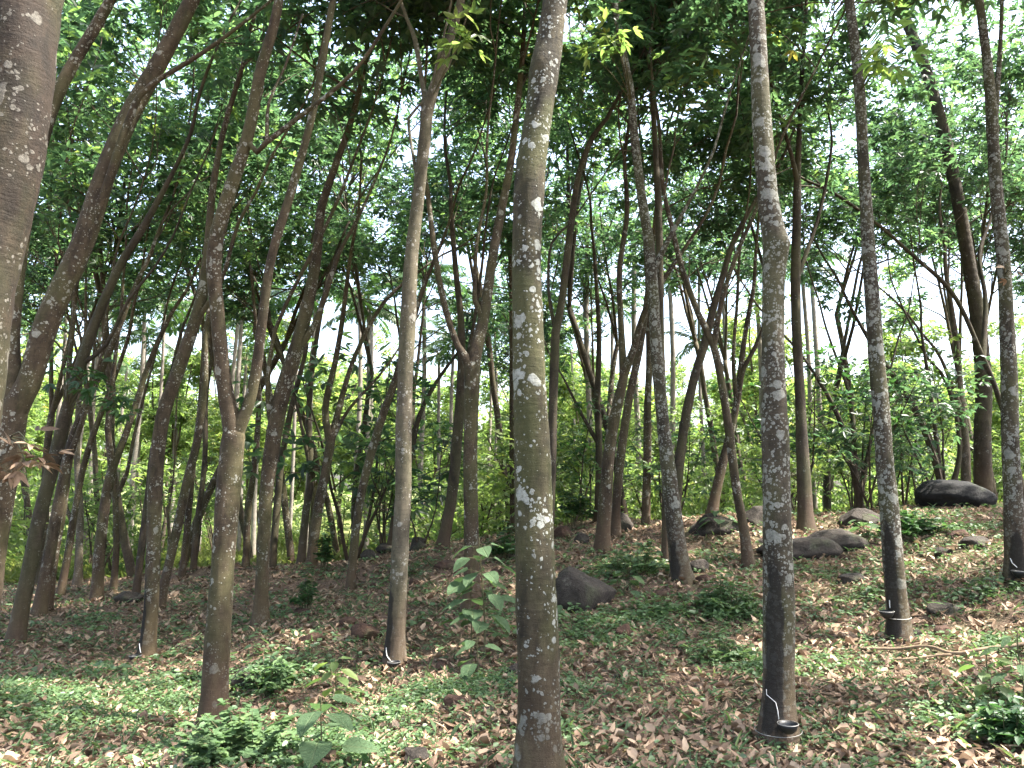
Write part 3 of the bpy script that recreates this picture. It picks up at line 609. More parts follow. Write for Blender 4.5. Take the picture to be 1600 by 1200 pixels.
    if tips:
        # leaves stay out of the space right before the lens
        B = Bag()
        B.add(*build_crown(tips, rs, 7, .15, .17, per=2))
        cr = obj('crown', B.mesh('crown', M['leaf'], False, 'lv', base), root)
        TB = Bag()
        for (tp, tr_) in tubes: TB.add(*tube(tp, tr_, 5, cap=False))
        obj('twigs', TB.mesh('twigs', M['twig'], True, None, base), cr)['kind'] = 'stuff'
    for ch in root.children: ch.pass_index = ti + 1           # one bark pattern for the whole tree
    TREE_INFO[T_['k']] = (root, C4, sides)

# light green shoots hanging into the view
def shoot(k, pts, px, label, seed, size=.15, mat='leaf_young_sunlit', n=7, jit=.06):
    root = TREE_INFO[k][0]; base = np.array(root.location); C4 = TREE_INFO[k][1]; rs = np.random.RandomState(seed)
    tips = [(pix(a, b, C4[0, 1] - .5), np.array([-.5, -.3, -.1])) for a, b in pts]; B = Bag(); B.add(*build_crown(tips, rs, n, size, jit))
    o = obj('leafy_shoot', B.mesh('leafy_shoot', M[mat], False, 'lv', base), root); o['label'] = label; o['kind'] = 'stuff'
    z = pix(px[0], px[1], C4[0, 1])[2]; c = C4[np.abs(C4[:, 2] - z).argmin(), :3]; S = Bag()
    for q, _ in tips: S.add(*tube(np.array([c, (c + q) / 2 + np.array([0, 0, .06]), q]), [.008, .006, .003], 5, cap=False))
    obj('shoot_stems', S.mesh('shoot_stems', M['stem'], True, None, base), root)
shoot('K', [(925, 85), (945, 70), (960, 50), (970, 58)], (985, 130), 'light green shoot beside the stem', 5)
shoot('S', [(1385, 60), (1400, 90), (1370, 110)], (1342, 130), 'light green shoot beside the stem', 6)
shoot('F', [(700, 60), (735, 45), (715, 90)], (668, 172), 'light green shoot near the fork', 7)
shoot('l1', [(85, 565), (105, 570), (125, 578), (145, 590), (160, 602), (175, 615), (190, 628), (205, 640)], (105, 640), 'dark leafy spray drooping across the stem', 8, .13, 'leaf_dark', 9, .05)
shoot('B', [(45, 690), (55, 710), (40, 722), (62, 728)], (12, 690), 'brown withered leaves', 9, .13, 'litter', 6, .05)
shoot('T', [(1575, 415), (1585, 430)], (1570, 430), 'few orange leaves', 10, .10, 'litter', 2, .04)

# ------------------------------------------------------------------ copies: trees further back
def copy_tree(o, parent=None):
    c = o.copy(); COL.objects.link(c); c.parent = parent
    for ch in list(o.children): copy_tree(ch, c)
    return c
def proto_tree(seed, H, fork, r0, barkn, leafm, nl, size, lean=.0, per=2, kids=(3, 4)):
    rs = np.random.RandomState(seed)
    root = obj('rubber_tree', None)
    P = [np.array([0, 0, -.4])]; d = norm(np.array([rs.normal(0, .08), rs.normal(0, .08), 1.0]))
    n = 8
    for k in range(n): d = norm(d + rs.normal(0, .05, 3) + np.array([0, 0, .04])); P.append(P[-1] + d * (fork + .4) / n)
    P = np.array(P); rad = np.linspace(r0 * 1.12, r0 * .8, n + 1)
    C4 = catmull(np.hstack([P, rad[:, None]]), .3)
    V, Q = tube(C4[:, :3], C4[:, 3], 9, .07, seed); obj('trunk', mk_mesh('trunk', V, Q, M[barkn], True), root)
    tubes, tips = [], []
    for k in range(rs.randint(2, 4)):
        a = rs.uniform(0, 6.3); ang = rs.uniform(.12, .38)
        q = P[-1]; dd = norm(np.array([math.cos(a) * math.sin(ang), math.sin(a) * math.sin(ang), math.cos(ang)]))
        LP = [q]; L = (H - fork) * rs.uniform(.6, .85)
        for s in range(6): dd = norm(dd + rs.normal(0, .055, 3) + np.array([0, 0, .05])); LP.append(LP[-1] + dd * L / 6)
        LP = np.array(LP); lr = np.linspace(r0 * .6, r0 * .18, 7)
        V, Q = tube(LP, lr, 7, .06, seed + k); obj('limb', mk_mesh('limb', V, Q, M[barkn], True), root)
        for b in range(6):
            f = rs.uniform(.25, 1) * 6; ii = min(int(f), 5); pq = LP[ii] + (LP[ii + 1] - LP[ii]) * (f - ii)
            perp = norm(np.cross(dd, rs.normal(0, 1, 3))); an = rs.uniform(.5, 1.15)
            grow(pq, norm(dd * math.cos(an) + perp * math.sin(an)), rs.uniform(1.1, 2.2), .024, 1, rs, tubes, tips, kids=kids)
        tips.append((LP[-1], dd))
    B = Bag(); B.add(*build_crown(tips, rs, nl, size, .15, per=per))
    cr = obj('crown', B.mesh('crown', M[leafm], False, 'lv'), root)
    TB = Bag()
    for (tp, tr_) in tubes: TB.add(*tube(tp, tr_, 4, cap=False))
    obj('twigs', TB.mesh('twigs', M['twig'], True), cr)['kind'] = 'stuff'
    return root
PROTO = [proto_tree(500 + k, 11.5 + (k % 3), [4.4, 5.8, 3.4, 5.2, 6.4, 4.8][k], [.095, .085, .10, .08, .09, .075][k], ['bark_far', 'bark_brown', 'bark_dark', 'bark_far', 'bark_brown', 'bark_dark'][k], 'leaf', 7, .15) for k in range(6)]
FAR = [proto_tree(560 + k, 10.0 + k, [1.6, 2.6, 2.0][k], .12, 'bark_far', 'leaf_young_sunlit', 9, .22, per=2, kids=(4, 5)) for k in range(3)]
used = set()
def place(proto, x, y, rz, s, label, cat, group, tilt=(0, 0), name=None):
    o = proto if proto not in used else copy_tree(proto)
    used.add(proto)
    o.location = (x, y, gz1(x, y) - .03); o.rotation_euler = (tilt[0], tilt[1], rz); o.scale = (s, s, s)
    for ch in o.children: ch.pass_index = 60 + len(used) + int(abs(x) * 31 + y * 17) % 90
    if name: o.name = name
    tag(o, label, cat, group); return o

rs = np.random.RandomState(31)
spots = [T_['base'][:2] for T_ in TREES]
def free(x, y, d): return all((x - a) ** 2 + (y - b) ** 2 > d * d for a, b in spots)
cnt = 0
for tr in range(4000):
    y = rs.uniform(13.5, 27); x = rs.uniform(-.82 * y - 2, .82 * y + 2)
    if x > 2 and y < 15.5: continue
    if x < -1 and y > 22.5: continue
    if not free(x, y, 2.1 if x < 0 else 2.9): continue
    spots.append(np.array([x, y])); left = x < -1
    lab = 'slender brown rubber tree in the crowded back rows of the left half' if left else 'slim rubber tree standing beyond the rocky ridge in the right half'
    place(PROTO[rs.randint(6)], x, y, rs.uniform(0, 6.3), rs.uniform(.88, 1.2), lab, 'tree', 'back rows on the left' if left else 'trees beyond the ridge on the right', tilt=(rs.normal(0, .04), rs.normal(.16 if left else -.04, .06)))
    cnt += 1
    if cnt >= 95: break
# unseen trees added beside the camera's view so their crowns shade the foreground
for (x, y) in [(-7.6, -.6), (-9.5, 3.0), (7.5, 5.6), (8.8, 9.5), (7.2, -1.5), (10.5, 2.2), (16.5, 11.5), (15, 15.5), (12.8, 5.0), (12.5, 12.5), (10.8, 6.5), (-7.5, 4.8), (-9.5, 8.2), (5.2, 2.0), (13.8, 8.8), (-5.0, 1.5)]:
    place(PROTO[rs.randint(6)], x, y, rs.uniform(0, 6.3), rs.uniform(.95, 1.1), 'unseen rubber tree added just outside the frame, its crown shading the view', 'tree', 'trees beside the view')
# far edge of the clearing
cnt = 0
for tr in range(2000):
    y = rs.uniform(36, 62); x = rs.uniform(-.78 * y, .78 * y)
    if not free(x, y, 4.2): continue
    spots.append(np.array([x, y]))
    place(FAR[rs.randint(3)], x, y, rs.uniform(0, 6.3), rs.uniform(.7, 1.1), 'sunlit leafy tree on the far side of the bright clearing', 'tree', 'trees across the clearing', name='broadleaf_tree'); cnt += 1
    if cnt >= 60: break

# ------------------------------------------------------------------ saplings and shrubs
def proto_sapling(seed, H, nst, leafm='leaf_young_sunlit'):
    rs = np.random.RandomState(seed); root = obj('sapling', None); tubes, tips = [], []
    for k in range(nst):
        a = rs.uniform(0, 6.3); d = norm(np.array([math.cos(a) * .3, math.sin(a) * .3, 1])); P = [np.array([0, 0, -.15])]
        L = H * rs.uniform(.7, 1)
        for s in range(7): d = norm(d + rs.normal(0, .06, 3)); P.append(P[-1] + d * L / 7)
        P = np.array(P); rd = np.linspace(.028, .008, 8)
        V, Q = tube(P, rd, 6, .05, seed + k); obj('stem', mk_mesh('stem', V, Q, M['bark_dark'], True), root)
        for b in range(7):
            f = rs.uniform(.35, 1) * 7; ii = min(int(f), 6); q = P[ii] + (P[ii + 1] - P[ii]) * (f - ii)
            perp = norm(np.cross(d, rs.normal(0, 1, 3)))
            grow(q, norm(d * .5 + perp), rs.uniform(.5, 1.1), .009, 0, rs, tubes, tips)
        tips.append((P[-1], d))
    B = Bag(); B.add(*build_crown(tips, rs, 7, .15, .16, per=1))
    cr = obj('foliage', B.mesh('foliage', M[leafm], False, 'lv'), root)
    TB = Bag()
    for (tp, tr_) in tubes: TB.add(*tube(tp, tr_, 4, cap=False))
    obj('twigs', TB.mesh('twigs', M['twig'], True), cr)['kind'] = 'stuff'
    return root
SAP = [proto_sapling(700 + k, [3.2, 4.2, 2.4, 3.6][k], [3, 2, 4, 3][k]) for k in range(4)]
def proto_shrub(seed, rx, h, n, size, leafm, name='shrub'):
    rs = np.random.RandomState(seed); root = obj(name, None)
    th = rs.uniform(0, 6.3, n); u = rs.rand(n); rad = rx * np.sqrt(rs.rand(n)); z = h * (.08 + .92 * u) * np.sqrt(np.maximum(0, 1 - (rad / rx) ** 2 * .85))
    lob = 1 + .25 * np.sin(3 * th + seed)
    P = np.stack([rad * np.cos(th) * lob, rad * np.sin(th) * lob, z], -1)
    A = norm(P + np.array([0, 0, .3]))
    L = size * rs.uniform(.6, 1.3, n)
    D = norm(A + rs.normal(0, .6, (n, 3)) * np.array([1, 1, .5]))
    B = Bag(); B.add(*leaves(P, D, norm(np.array([0, 0, 1.0]) + rs.normal(0, .4, (n, 3))), L, L * .5, rs.rand(n)))
    obj('foliage', B.mesh('foliage', M[leafm], False, 'lv'), root)
    TB = Bag()
    for k in range(9):
        q = P[rs.randint(n)]; TB.add(*tube(np.array([[0, 0, -.1], q * np.array([.4, .4, .5]), q]), [.014, .01, .004], 5, cap=False))
    obj('stems', TB.mesh('stems', M['stem'], True), root)
    return root
SHR = [proto_shrub(720, 1.0, 1.5, 900, .14, 'leaf_young_sunlit'), proto_shrub(721, 1.3, 1.0, 900, .13, 'leaf_young_sunlit'), proto_shrub(722, .8, 2.0, 900, .15, 'leaf_young_sunlit')]
rs = np.random.RandomState(47)
cnt = 0
for tr in range(3000):
    y = rs.uniform(16, 30); x = rs.uniform(-.8 * y, .8 * y)
    if x < -3 and rs.rand() < .6: continue
    if not free(x, y, 1.0): continue
    spots.append(np.array([x, y]))
    place(SAP[rs.randint(4)], x, y, rs.uniform(0, 6.3), rs.uniform(.8, 1.3), 'thin many-stemmed sapling in the bright thicket beyond the ridge' if x > -3 else 'thin sapling among the back rows of trunks on the left', 'sapling', 'saplings of the thicket'); cnt += 1
    if cnt >= 60: break
cnt = 0
for tr in range(3000):
    y = rs.uniform(18, 46); x = rs.uniform(-.8 * y, .8 * y)
    if x < -3 and y < 36 and rs.rand() < .93: continue
    if not free(x, y, .9): continue
    spots.append(np.array([x, y]))
    place(SHR[rs.randint(3)], x, y, rs.uniform(0, 6.3), rs.uniform(.8, 1.8), 'sunlit leafy shrub in the clearing behind the trunks', 'shrub', 'shrubs of the clearing'); cnt += 1
    if cnt >= 75: break

SAP2 = [proto_sapling(710, 3.0, 3, 'leaf'), proto_sapling(711, 3.8, 2, 'leaf_dark')]
SAP2_AT = [(1440, 806, 0, .95, 'leafy dark sapling spreading left above the black boulder'), (1300, 812, 1, .85, 'dark sapling behind the slab rocks, right of the dark straight tree'), (905, 832, 1, .9, 'dark-leaved sapling rising right of the thick spotted trunk'), (1570, 800, 0, 1.0, 'leafy sapling behind the right-edge tree'), (1085, 812, 0, .75, 'sapling behind the long dark boulder on the ridge'), (640, 868, 1, .7, 'small dark sapling behind the pale straight tree by the rocks'), (1420, 806, 1, .8, 'sapling right of the wire-ring trunk on the ridge')]
for q, (px_, py_, kk, s_, lab_) in enumerate(SAP2_AT):
    h = hit(px_, py_); o = SAP2[kk] if SAP2[kk] not in used else copy_tree(SAP2[kk]); used.add(SAP2[kk])
    o.location = (h[0], h[1] + 1.6, gz1(h[0], h[1] + 1.6) - .02); o.rotation_euler = (0, 0, q * 1.7); o.scale = (s_,) * 3; tag(o, lab_, 'sapling', 'saplings on the ridge')

cnt = 0; rs = np.random.RandomState(83)
for tr in range(3000):
    y = rs.uniform(14, 23); x = rs.uniform(-.78 * y, 1.0)
    if not free(x, y, .9): continue
    spots.append(np.array([x, y])); o = copy_tree(SAP2[rs.randint(2)]); s_ = rs.uniform(1.1, 1.75)
    o.location = (x, y, gz1(x, y) - .02); o.rotation_euler = (0, 0, rs.uniform(0, 6.3)); o.scale = (s_,) * 3; tag(o, 'dark leafy sapling among the back rows of trunks on the left', 'sapling', 'understory saplings on the left'); cnt += 1
    if cnt >= 1: break
cnt = 0
for tr in range(2000):
    y = rs.uniform(30, 44); x = rs.uniform(-.75 * y, .35 * y)
    if not free(x, y, 2.6): continue
    spots.append(np.array([x, y]))
    place(FAR[rs.randint(3)], x, y, rs.uniform(0, 6.3), rs.uniform(.55, .85), 'sunlit leafy tree on the far side of the bright clearing', 'tree', 'trees across the clearing', name='broadleaf_tree'); cnt += 1
    if cnt >= 22: break

cnt = 0
for tr in range(2000):
    y = rs.uniform(27, 44); x = rs.uniform(.08 * y, .72 * y)
    if not free(x, y, 2.4): continue
    spots.append(np.array([x, y]))
    place(FAR[rs.randint(3)], x, y, rs.uniform(0, 6.3), rs.uniform(.7, 1.0), 'sunlit leafy tree on the far side of the bright clearing', 'tree', 'trees across the clearing', name='broadleaf_tree'); cnt += 1
    if cnt >= 20: break

# far wood closing the view: reads as one mass
rs = np.random.RandomState(53)
n = 42000; a = rs.uniform(-.75, .75, n); rr = rs.uniform(64, 84, n)
x = np.sin(a) * rr; y = np.cos(a) * rr; z = -1.2 + rs.rand(n) ** .8 * (10.5 + 2.5 * np.sin(a * 23) + 1.5 * np.sin(a * 61 + 2))
O = np.stack([x, y, z], -1); D = norm(rs.normal(0, 1, (n, 3)) * np.array([1, 1, .4])); L = rs.uniform(.4, .9, n)
B = Bag(); B.add(*leaves(O, D, norm(np.array([0, -.3, 1.0]) + rs.normal(0, .45, (n, 3))), L, L * .55, rs.rand(n)))
o = obj('far_wood', B.mesh('far_wood', M['leaf_young_sunlit'], False, 'lv')); o['kind'] = 'stuff'; tag(o, 'mass of sunlit green foliage closing the view far behind the trunks', 'wood')

# ------------------------------------------------------------------ palms
def frond(B, S, p, d, L, rs, width=.38, n=26, droop=.9):
    P = [p]; dd = norm(d)
    for k in range(10): dd = norm(dd + np.array([0, 0, -droop * .11 * (.4 + k * .14)])); P.append(P[-1] + dd * L / 10)
    P = np.array(P); S.add(*tube(P, np.linspace(.022, .005, 11), 5, cap=False))
    t = np.linspace(.12, .99, n) * 10; ii = np.minimum(t.astype(int), 9); Q0 = P[ii] + (P[ii + 1] - P[ii]) * (t - ii)[:, None]; T = norm(P[ii + 1] - P[ii])
    side = norm(np.cross(T, np.array([0, 0, 1.0]) + rs.normal(0, .03, T.shape)))
    for sg in (-1, 1):
        D = norm(side * sg + T * .6 + np.array([0, 0, -.35]) + rs.normal(0, .08, T.shape))
        Ln = width * (1.0 - np.abs(t / 10 - .45) * .9) * rs.uniform(.9, 1.1, n) * 1.3
        B.add(*leaves(Q0, D, norm(np.cross(D, T) * sg + rs.normal(0, .1, T.shape)), Ln, np.full(n, .045), np.full(n, rs.rand()), OUT_BLADE, .1, .25))
def palm_crown(root, top, rs, nf, L, off=np.zeros(3), droop=.9):
    for k in range(nf):
        B = Bag(); S = Bag(); a = k * 2.4 + rs.uniform(-.3, .3); e = rs.uniform(-.1, 1.1)
        frond(B, S, top, np.array([math.cos(a) * math.cos(e), math.sin(a) * math.cos(e), math.sin(e)]), L * rs.uniform(.85, 1.1), rs, L * .18, 34, droop)
        f = obj('frond', B.mesh('frond', M['palm_leaf'], False, 'lv', off), root); obj('midrib', S.mesh('midrib', M['stem'], True, None, off), f)
def ringed(P, r, sides, gap):
    C4 = catmull(np.hstack([P, np.asarray(r)[:, None]]), gap / 3)
    C4[1::3, 3] *= 1.06
    return tube(C4[:, :3], C4[:, 3], sides, .02, 3)
rs = np.random.RandomState(61)
pp = [(1537, 770, 26), (1535, 680, 24), (1537, 600, 23), (1528, 500, 22), (1515, 420, 20), (1500, 330, 19), (1480, 230, 18), (1450, 120, 17), (1415, 30, 16), (1385, -40, 15)]
P, rad = stem3(pp, 15.5, rs, .0); base = P[0].copy()
P = np.vstack([P[0] - np.array([0, 0, .3]), P]); rad = np.concatenate([[rad[0] * 1.15], rad])
d = norm(P[-1] - P[-2]); P = np.vstack([P, P[-1] + d * .9]); rad = np.append(rad, rad[-1])
root = thing('palm_tree', 'dark leaning palm with a ringed trunk behind the spotted tree at the right edge', 'palm', base)
V, Q = ringed(P, rad, 14, .16); obj('trunk', mk_mesh('trunk', V - base, Q, M['bark_dark'], True), root)
palm_crown(root, P[-1], rs, 15, 3.4, base, 1.25)
# pale straight palms in the sunlit clearing
def proto_palm(seed, H, r):
    rs = np.random.RandomState(seed); root = obj('palm_tree', None)
    P = np.array([[0, 0, -.3], [.05, 0, H * .3], [0, .08, H * .65], [.1, .05, H]]); V, Q = ringed(P, [r * 1.15, r, r * .9, r * .75], 9, .35)
    obj('trunk', mk_mesh('trunk', V, Q, M['bark_pale_palm'], True), root); palm_crown(root, P[-1], rs, 10, 2.0); return root
PALM = [proto_palm(800, 9.0, .085), proto_palm(801, 11.0, .10), proto_palm(802, 10.0, .065)]
for (x, y) in [(-14.5, 24.5), (-13.2, 27), (-11.8, 25.5), (-15.8, 29), (-9.6, 26.5), (-18.2, 27.5), (-7.4, 28), (-5.4, 29), (-3.5, 30), (-2.2, 28.5), (-10.8, 31), (-16.8, 33), (1.2, 30), (4.2, 31.5), (7.5, 30.5), (12.5, 31), (-12.6, 35), (-6.2, 33.5), (-1.0, 34), (2.8, 35)] + [(-19 + k * 1.45 + .5 * math.sin(k * 7.1), 25.5 + 5 * abs(math.sin(k * 2.7 + .4))) for k in range(22)]:
    place(PALM[rs.randint(3)], x, y, rs.uniform(0, 6.3), rs.uniform(.85, 1.1), 'pale thin straight palm trunk in the sunlit clearing', 'palm', 'pale palms in the clearing')

# ------------------------------------------------------------------ rocks
def ico(sub):
    import bmesh
    b = bmesh.new(); bmesh.ops.create_icosphere(b, subdivisions=sub, radius=1.0)
    V = np.array([v.co[:] for v in b.verts]); Fc = np.array([[v.index for v in f.verts] for f in b.faces]); b.free(); return V, Fc
ICO = {k: ico(k) for k in (3, 4, 5)}
def rock_mesh(seed, sx, sy, sz, sub, mat, cuts=20, sharp=1.0):
    rs = np.random.RandomState(seed); V, Fc = ICO[sub]; V = V.copy()
    for k in range(cuts):
        nrm = norm(rs.normal(0, 1, 3)); h = rs.uniform(.55, .95); dd = V @ nrm; ov = np.maximum(dd - h, 0); V -= nrm[None] * ov[:, None] * sharp
    nz = np.zeros(len(V))
    for k in range(14):
        fr = rs.normal(0, 1, 3) * (1.5 + k * 1.1); nz += np.sin(V @ fr + rs.uniform(0, 6.3)) / (2.2 + k)
    V *= (1 + .06 * nz)[:, None]
    V *= (1 + .012 * rs.normal(0, 1, len(V)))[:, None] if sub < 5 else (1 + .006 * rs.normal(0, 1, len(V)))[:, None]
    V[:, 0] *= sx; V[:, 1] *= sy; V[:, 2] *= sz
    return mk_mesh('rock', V, Fc, mat, True)
ROCKS = [ # px, py of the foot, width px, height px, seed, material, label
 (913, 958, 98, 80, 1, 'rock', 'big grey-brown boulder right beside the thick spotted trunk', 'boulder', 5),
 (967, 836, 44, 38, 2, 'rock', 'dark pointed boulder on the ridge behind the red-brown forked tree', 'boulder', 4),
 (1122, 838, 92, 36, 3, 'rock', 'long dark boulder under broad leaves on the ridge', 'boulder', 4),
 (1192, 824, 62, 34, 4, 'rock', 'rounded grey boulder half hidden by the tall lichen-covered trunk', 'boulder', 4),
 (1262, 876, 124, 40, 5, 'rock', 'broad grey-brown slab rock right of the tall lichen-covered trunk', 'boulder', 5),
 (1325, 860, 120, 34, 6, 'rock', 'pale flat slab rock touching the lichen trunk with the wire ring', 'boulder', 5),
 (1350, 822, 66, 34, 7, 'rock', 'small dark rock above the pale flat slab rock', 'boulder', 4),
 (1512, 793, 116, 56, 8, 'rock_black', 'large smooth black boulder on the ridge before the ringed palm', 'boulder', 5),
 (652, 864, 30, 34, 9, 'rock', 'dark slanting pointed rock behind the pale straight tree', 'rock', 4),
 (606, 866, 40, 18, 10, 'rock', 'low dark rock left of the slanting pointed rock', 'rock', 4),
 (574, 868, 30, 20, 11, 'rock', 'small dark round rock at the left end of the ridge', 'rock', 4),
 (884, 846, 40, 26, 12, 'rock_red', 'red-brown rock heap right behind the thick spotted trunk on the ridge', 'rock', 4),
 (908, 852, 26, 18, 13, 'rock', 'small dark rock beside the red-brown rock heap', 'rock', 4),
 (702, 893, 54, 18, 14, 'rock_red', 'flat reddish rock among litter left of the V-forked tree', 'rock', 4),
 (572, 1004, 52, 32, 15, 'rock_red', 'red-brown rock left of the pale tree with the black cup', 'rock', 4),
 (544, 982, 30, 16, 25, 'rock_red', 'small rock just above the red-brown rock left of the pale tree', 'rock', 4),
 (485, 1008, 36, 18, 16, 'rock_red', 'flat dark-red rock below the small upright shrub', 'rock', 4),
 (709, 1112, 36, 26, 17, 'rock_red', 'angular dark-red stone lying in green herbs left of the thick trunk', 'rock', 4),
 (806, 1060, 26, 22, 18, 'rock', 'stone tucked against the left side of the thick spotted trunk', 'rock', 4),
 (976, 1000, 28, 24, 19, 'rock_red', 'reddish stone sticking up below the big boulder', 'rock', 4),
 (1036, 938, 34, 18, 20, 'rock_red', 'low brown stone left of the foot of the curved lichen tree', 'rock', 4),
 (1095, 898, 36, 24, 21, 'rock', 'grey stone right of the foot of the curved lichen tree', 'rock', 4),
 (1105, 915, 34, 18, 22, 'rock_red', 'reddish stone below the grey stone by the curved lichen tree', 'rock', 3),
 (1332, 915, 46, 22, 23, 'rock', 'mossy rock left of the trunk with the wire ring', 'rock', 4),
 (1485, 965, 52, 26, 24, 'rock', 'grey rock behind the three-leaved seedling on the right', 'rock', 4),
 (1479, 998, 34, 20, 26, 'rock_red', 'brown stone just below the three-leaved seedling', 'rock', 4),
 (378, 1082, 52, 38, 27, 'rock', 'dark rock in the herbs right of the spotted Y tree', 'rock', 4),
 (503, 1206, 44, 26, 28, 'rock_red', 'red stone at the foot of the broad-leaved seedling', 'rock', 4),
 (650, 1206, 54, 34, 29, 'rock', 'dark stone at the bottom edge left of the thick trunk', 'rock', 4),
 (470, 965, 30, 16, 33, 'rock_red', 'small reddish stone beside the small upright shrub', 'rock', 3),
 (190, 946, 52, 20, 30, 'rock', 'low dark rock left of the cup tree on the left', 'rock', 4),
 (690, 1050, 22, 16, 31, 'rock_red', 'little round reddish stone right of the black cup at the pale tree', 'rock', 3),
 (1530, 858, 60, 20, 32, 'rock', 'low rock in the litter below the black boulder', 'rock', 4),
]
ROCKPOS = []
for (px, py, wp, hp, sd, mt, lab, cat, sub) in ROCKS:
    h = hit(px, py - 2); m = pxm(h[1])
    sx, sz = wp * m / 2 * 1.08, hp * m * .62
    o = obj(cat, rock_mesh(sd * 13, sx, max(sx * .75, .05), sz, sub, M[mt], *((5, .6) if mt == 'rock_black' else (10, .8) if sd in (1, 5, 6) else (18, 1.0))), None, (h[0], h[1] + sx * .45, h[2] + sz * (.38 if hp > 26 or wp < 60 else .3)), (0, 0, 0))
    tag(o, lab, cat, 'stones and boulders of the slope'); ROCKPOS.append((h[0], h[1] + sx * .45, sx))

rs = np.random.RandomState(97)
SMALL = [rock_mesh(1500 + k, .5, .42, .34, 3, M['rock_red' if k % 2 else 'rock'], 16, 1.0) for k in range(5)]
for k in range(34):                                      # small stones, half buried
    px_, py_ = (rs.uniform(560, 1560), 0) if k < 20 else (rs.uniform(150, 1500), rs.uniform(900, 1150))
    if k < 20: py_ = float(np.interp(px_, [560, 760, 980, 1180, 1330, 1560], [880, 862, 838, 832, 835, 815])) + rs.uniform(4, 45)
    h = hit(px_, py_); s_ = rs.uniform(.12, .32) * (1 if k < 20 else .6)
    o = obj('rock', SMALL[k % 5], None, (h[0], h[1], h[2] + s_ * .02), (rs.uniform(-.3, .3), rs.uniform(-.3, .3), rs.uniform(0, 6.3)), s_); tag(o, 'small half-buried brown stone', 'rock', 'small half-buried stones')

# ------------------------------------------------------------------ latex cups, lines and rings on the tapped trees
def on_trunk(k, px, py, out=.004):
    root, C4, sides = TREE_INFO[k]
    z = pix(px, py, C4[0, 1] - C4[0, 3] - out)[2]; i = np.abs(C4[:, 2] - z).argmin(); c, r = C4[i, :3], C4[i, 3]
    Y = c[1]; x = pix(px, py, Y - r * .7)[0]; u = np.clip((x - c[0]) / r, -.86, .86)
    return np.array([c[0] + u * (r + out), Y - math.sqrt(1 - u * u) * (r + out), z])
def latex(k, pts, rr=.0035):
    root = TREE_INFO[k][0]; base = np.array(root.location)
    P = catmull(np.array([on_trunk(k, *p, out=.013) for p in pts]), .03)
    V, Q = tube(P, np.full(len(P), rr), 6); o = obj('latex_line', mk_mesh('latex_line', V - base, Q, M['latex'], True), root); o['label'] = 'white line of dried latex'
def cup(k, px, py, r, label, tilt=0.0, hang=True):
    p = on_trunk(k, px, py, out=r * .95)
    prof = [(.02, -.75), (.45, -.72), (.75, -.45), (.93, -.1), (1.0, .25), (.95, .27), (.86, -.05), (.68, -.38), (.4, -.6), (.02, -.62)]
    n = 20; a = np.linspace(0, 2 * PI, n, endpoint=False)
    V = np.concatenate([np.stack([np.cos(a) * q[0] * r, np.sin(a) * q[0] * r, np.full(n, q[1] * r)], -1) for q in prof])
    i = np.arange(len(prof) - 1)[:, None] * n; j = np.arange(n)[None]; j2 = (j + 1) % n
    Q = np.stack([i + j, i + j2, i + n + j2, i + n + j], -1).reshape(-1, 4)
    root = thing('latex_cup', label, 'cup', p, 'latex cups on the tapped trees', (tilt, 0, 0))
    obj('bowl', mk_mesh('bowl', V, Q, M['cup'], True), root)
    t = np.linspace(0, 2 * PI, 25); W = np.stack([np.cos(t) * r * 1.02, np.sin(t) * r * 1.02, np.full(25, r * .22)], -1)
    V, Q = tube(W, np.full(25, .0022), 5, cap=False); obj('wire', mk_mesh('wire', V, Q, M['wire'], True), root)
def ring(k, py, white=True, r_=.002):
    root, C4, _ = TREE_INFO[k]; base = np.array(root.location); z = pix(C4[3, 0], py, C4[0, 1])[2]; i = np.abs(C4[:, 2] - z).argmin()
    t = np.linspace(0, 2 * PI, 33); r = C4[i, 3] * 1.06 + .004
    P = np.stack([C4[i, 0] + np.cos(t) * r, C4[i, 1] + np.sin(t) * r, np.full(33, C4[i, 2]) + np.sin(t + 1) * .004], -1)
    V, Q = tube(P, np.full(33, r_), 5, cap=False); obj('wire_ring', mk_mesh('wire_ring', V - base, Q, M['latex'] if white else M['wire'], True), root)
latex('R', [(1196, 1094), (1202, 1103), (1212, 1113), (1214, 1125), (1215, 1138)], .0026); cup('R', 1224, 1148, .062, 'black latex cup resting at the foot of the tall lichen-covered tree'); ring('R', 1141, False)
latex('S', [(1388, 944), (1389, 953), (1392, 957)], .0045); cup('S', 1380, 965, .065, 'black latex cup hanging left of the trunk with the white wire ring'); ring('S', 957)
latex('T', [(1578, 876), (1584, 884), (1588, 890)], .0045); cup('T', 1590, 898, .07, 'black latex cup on the spotted tree at the right edge')
latex('F', [(605, 1018), (606, 1030), (612, 1038)], .005); cup('F', 617, 1041, .065, 'black latex cup at the foot of the straight pale tree')
latex('C', [(220, 1010), (221, 1018), (223, 1023)], .005); cup('C', 219, 1030, .065, 'black latex cup at the foot of the tree left of the spotted Y tree')

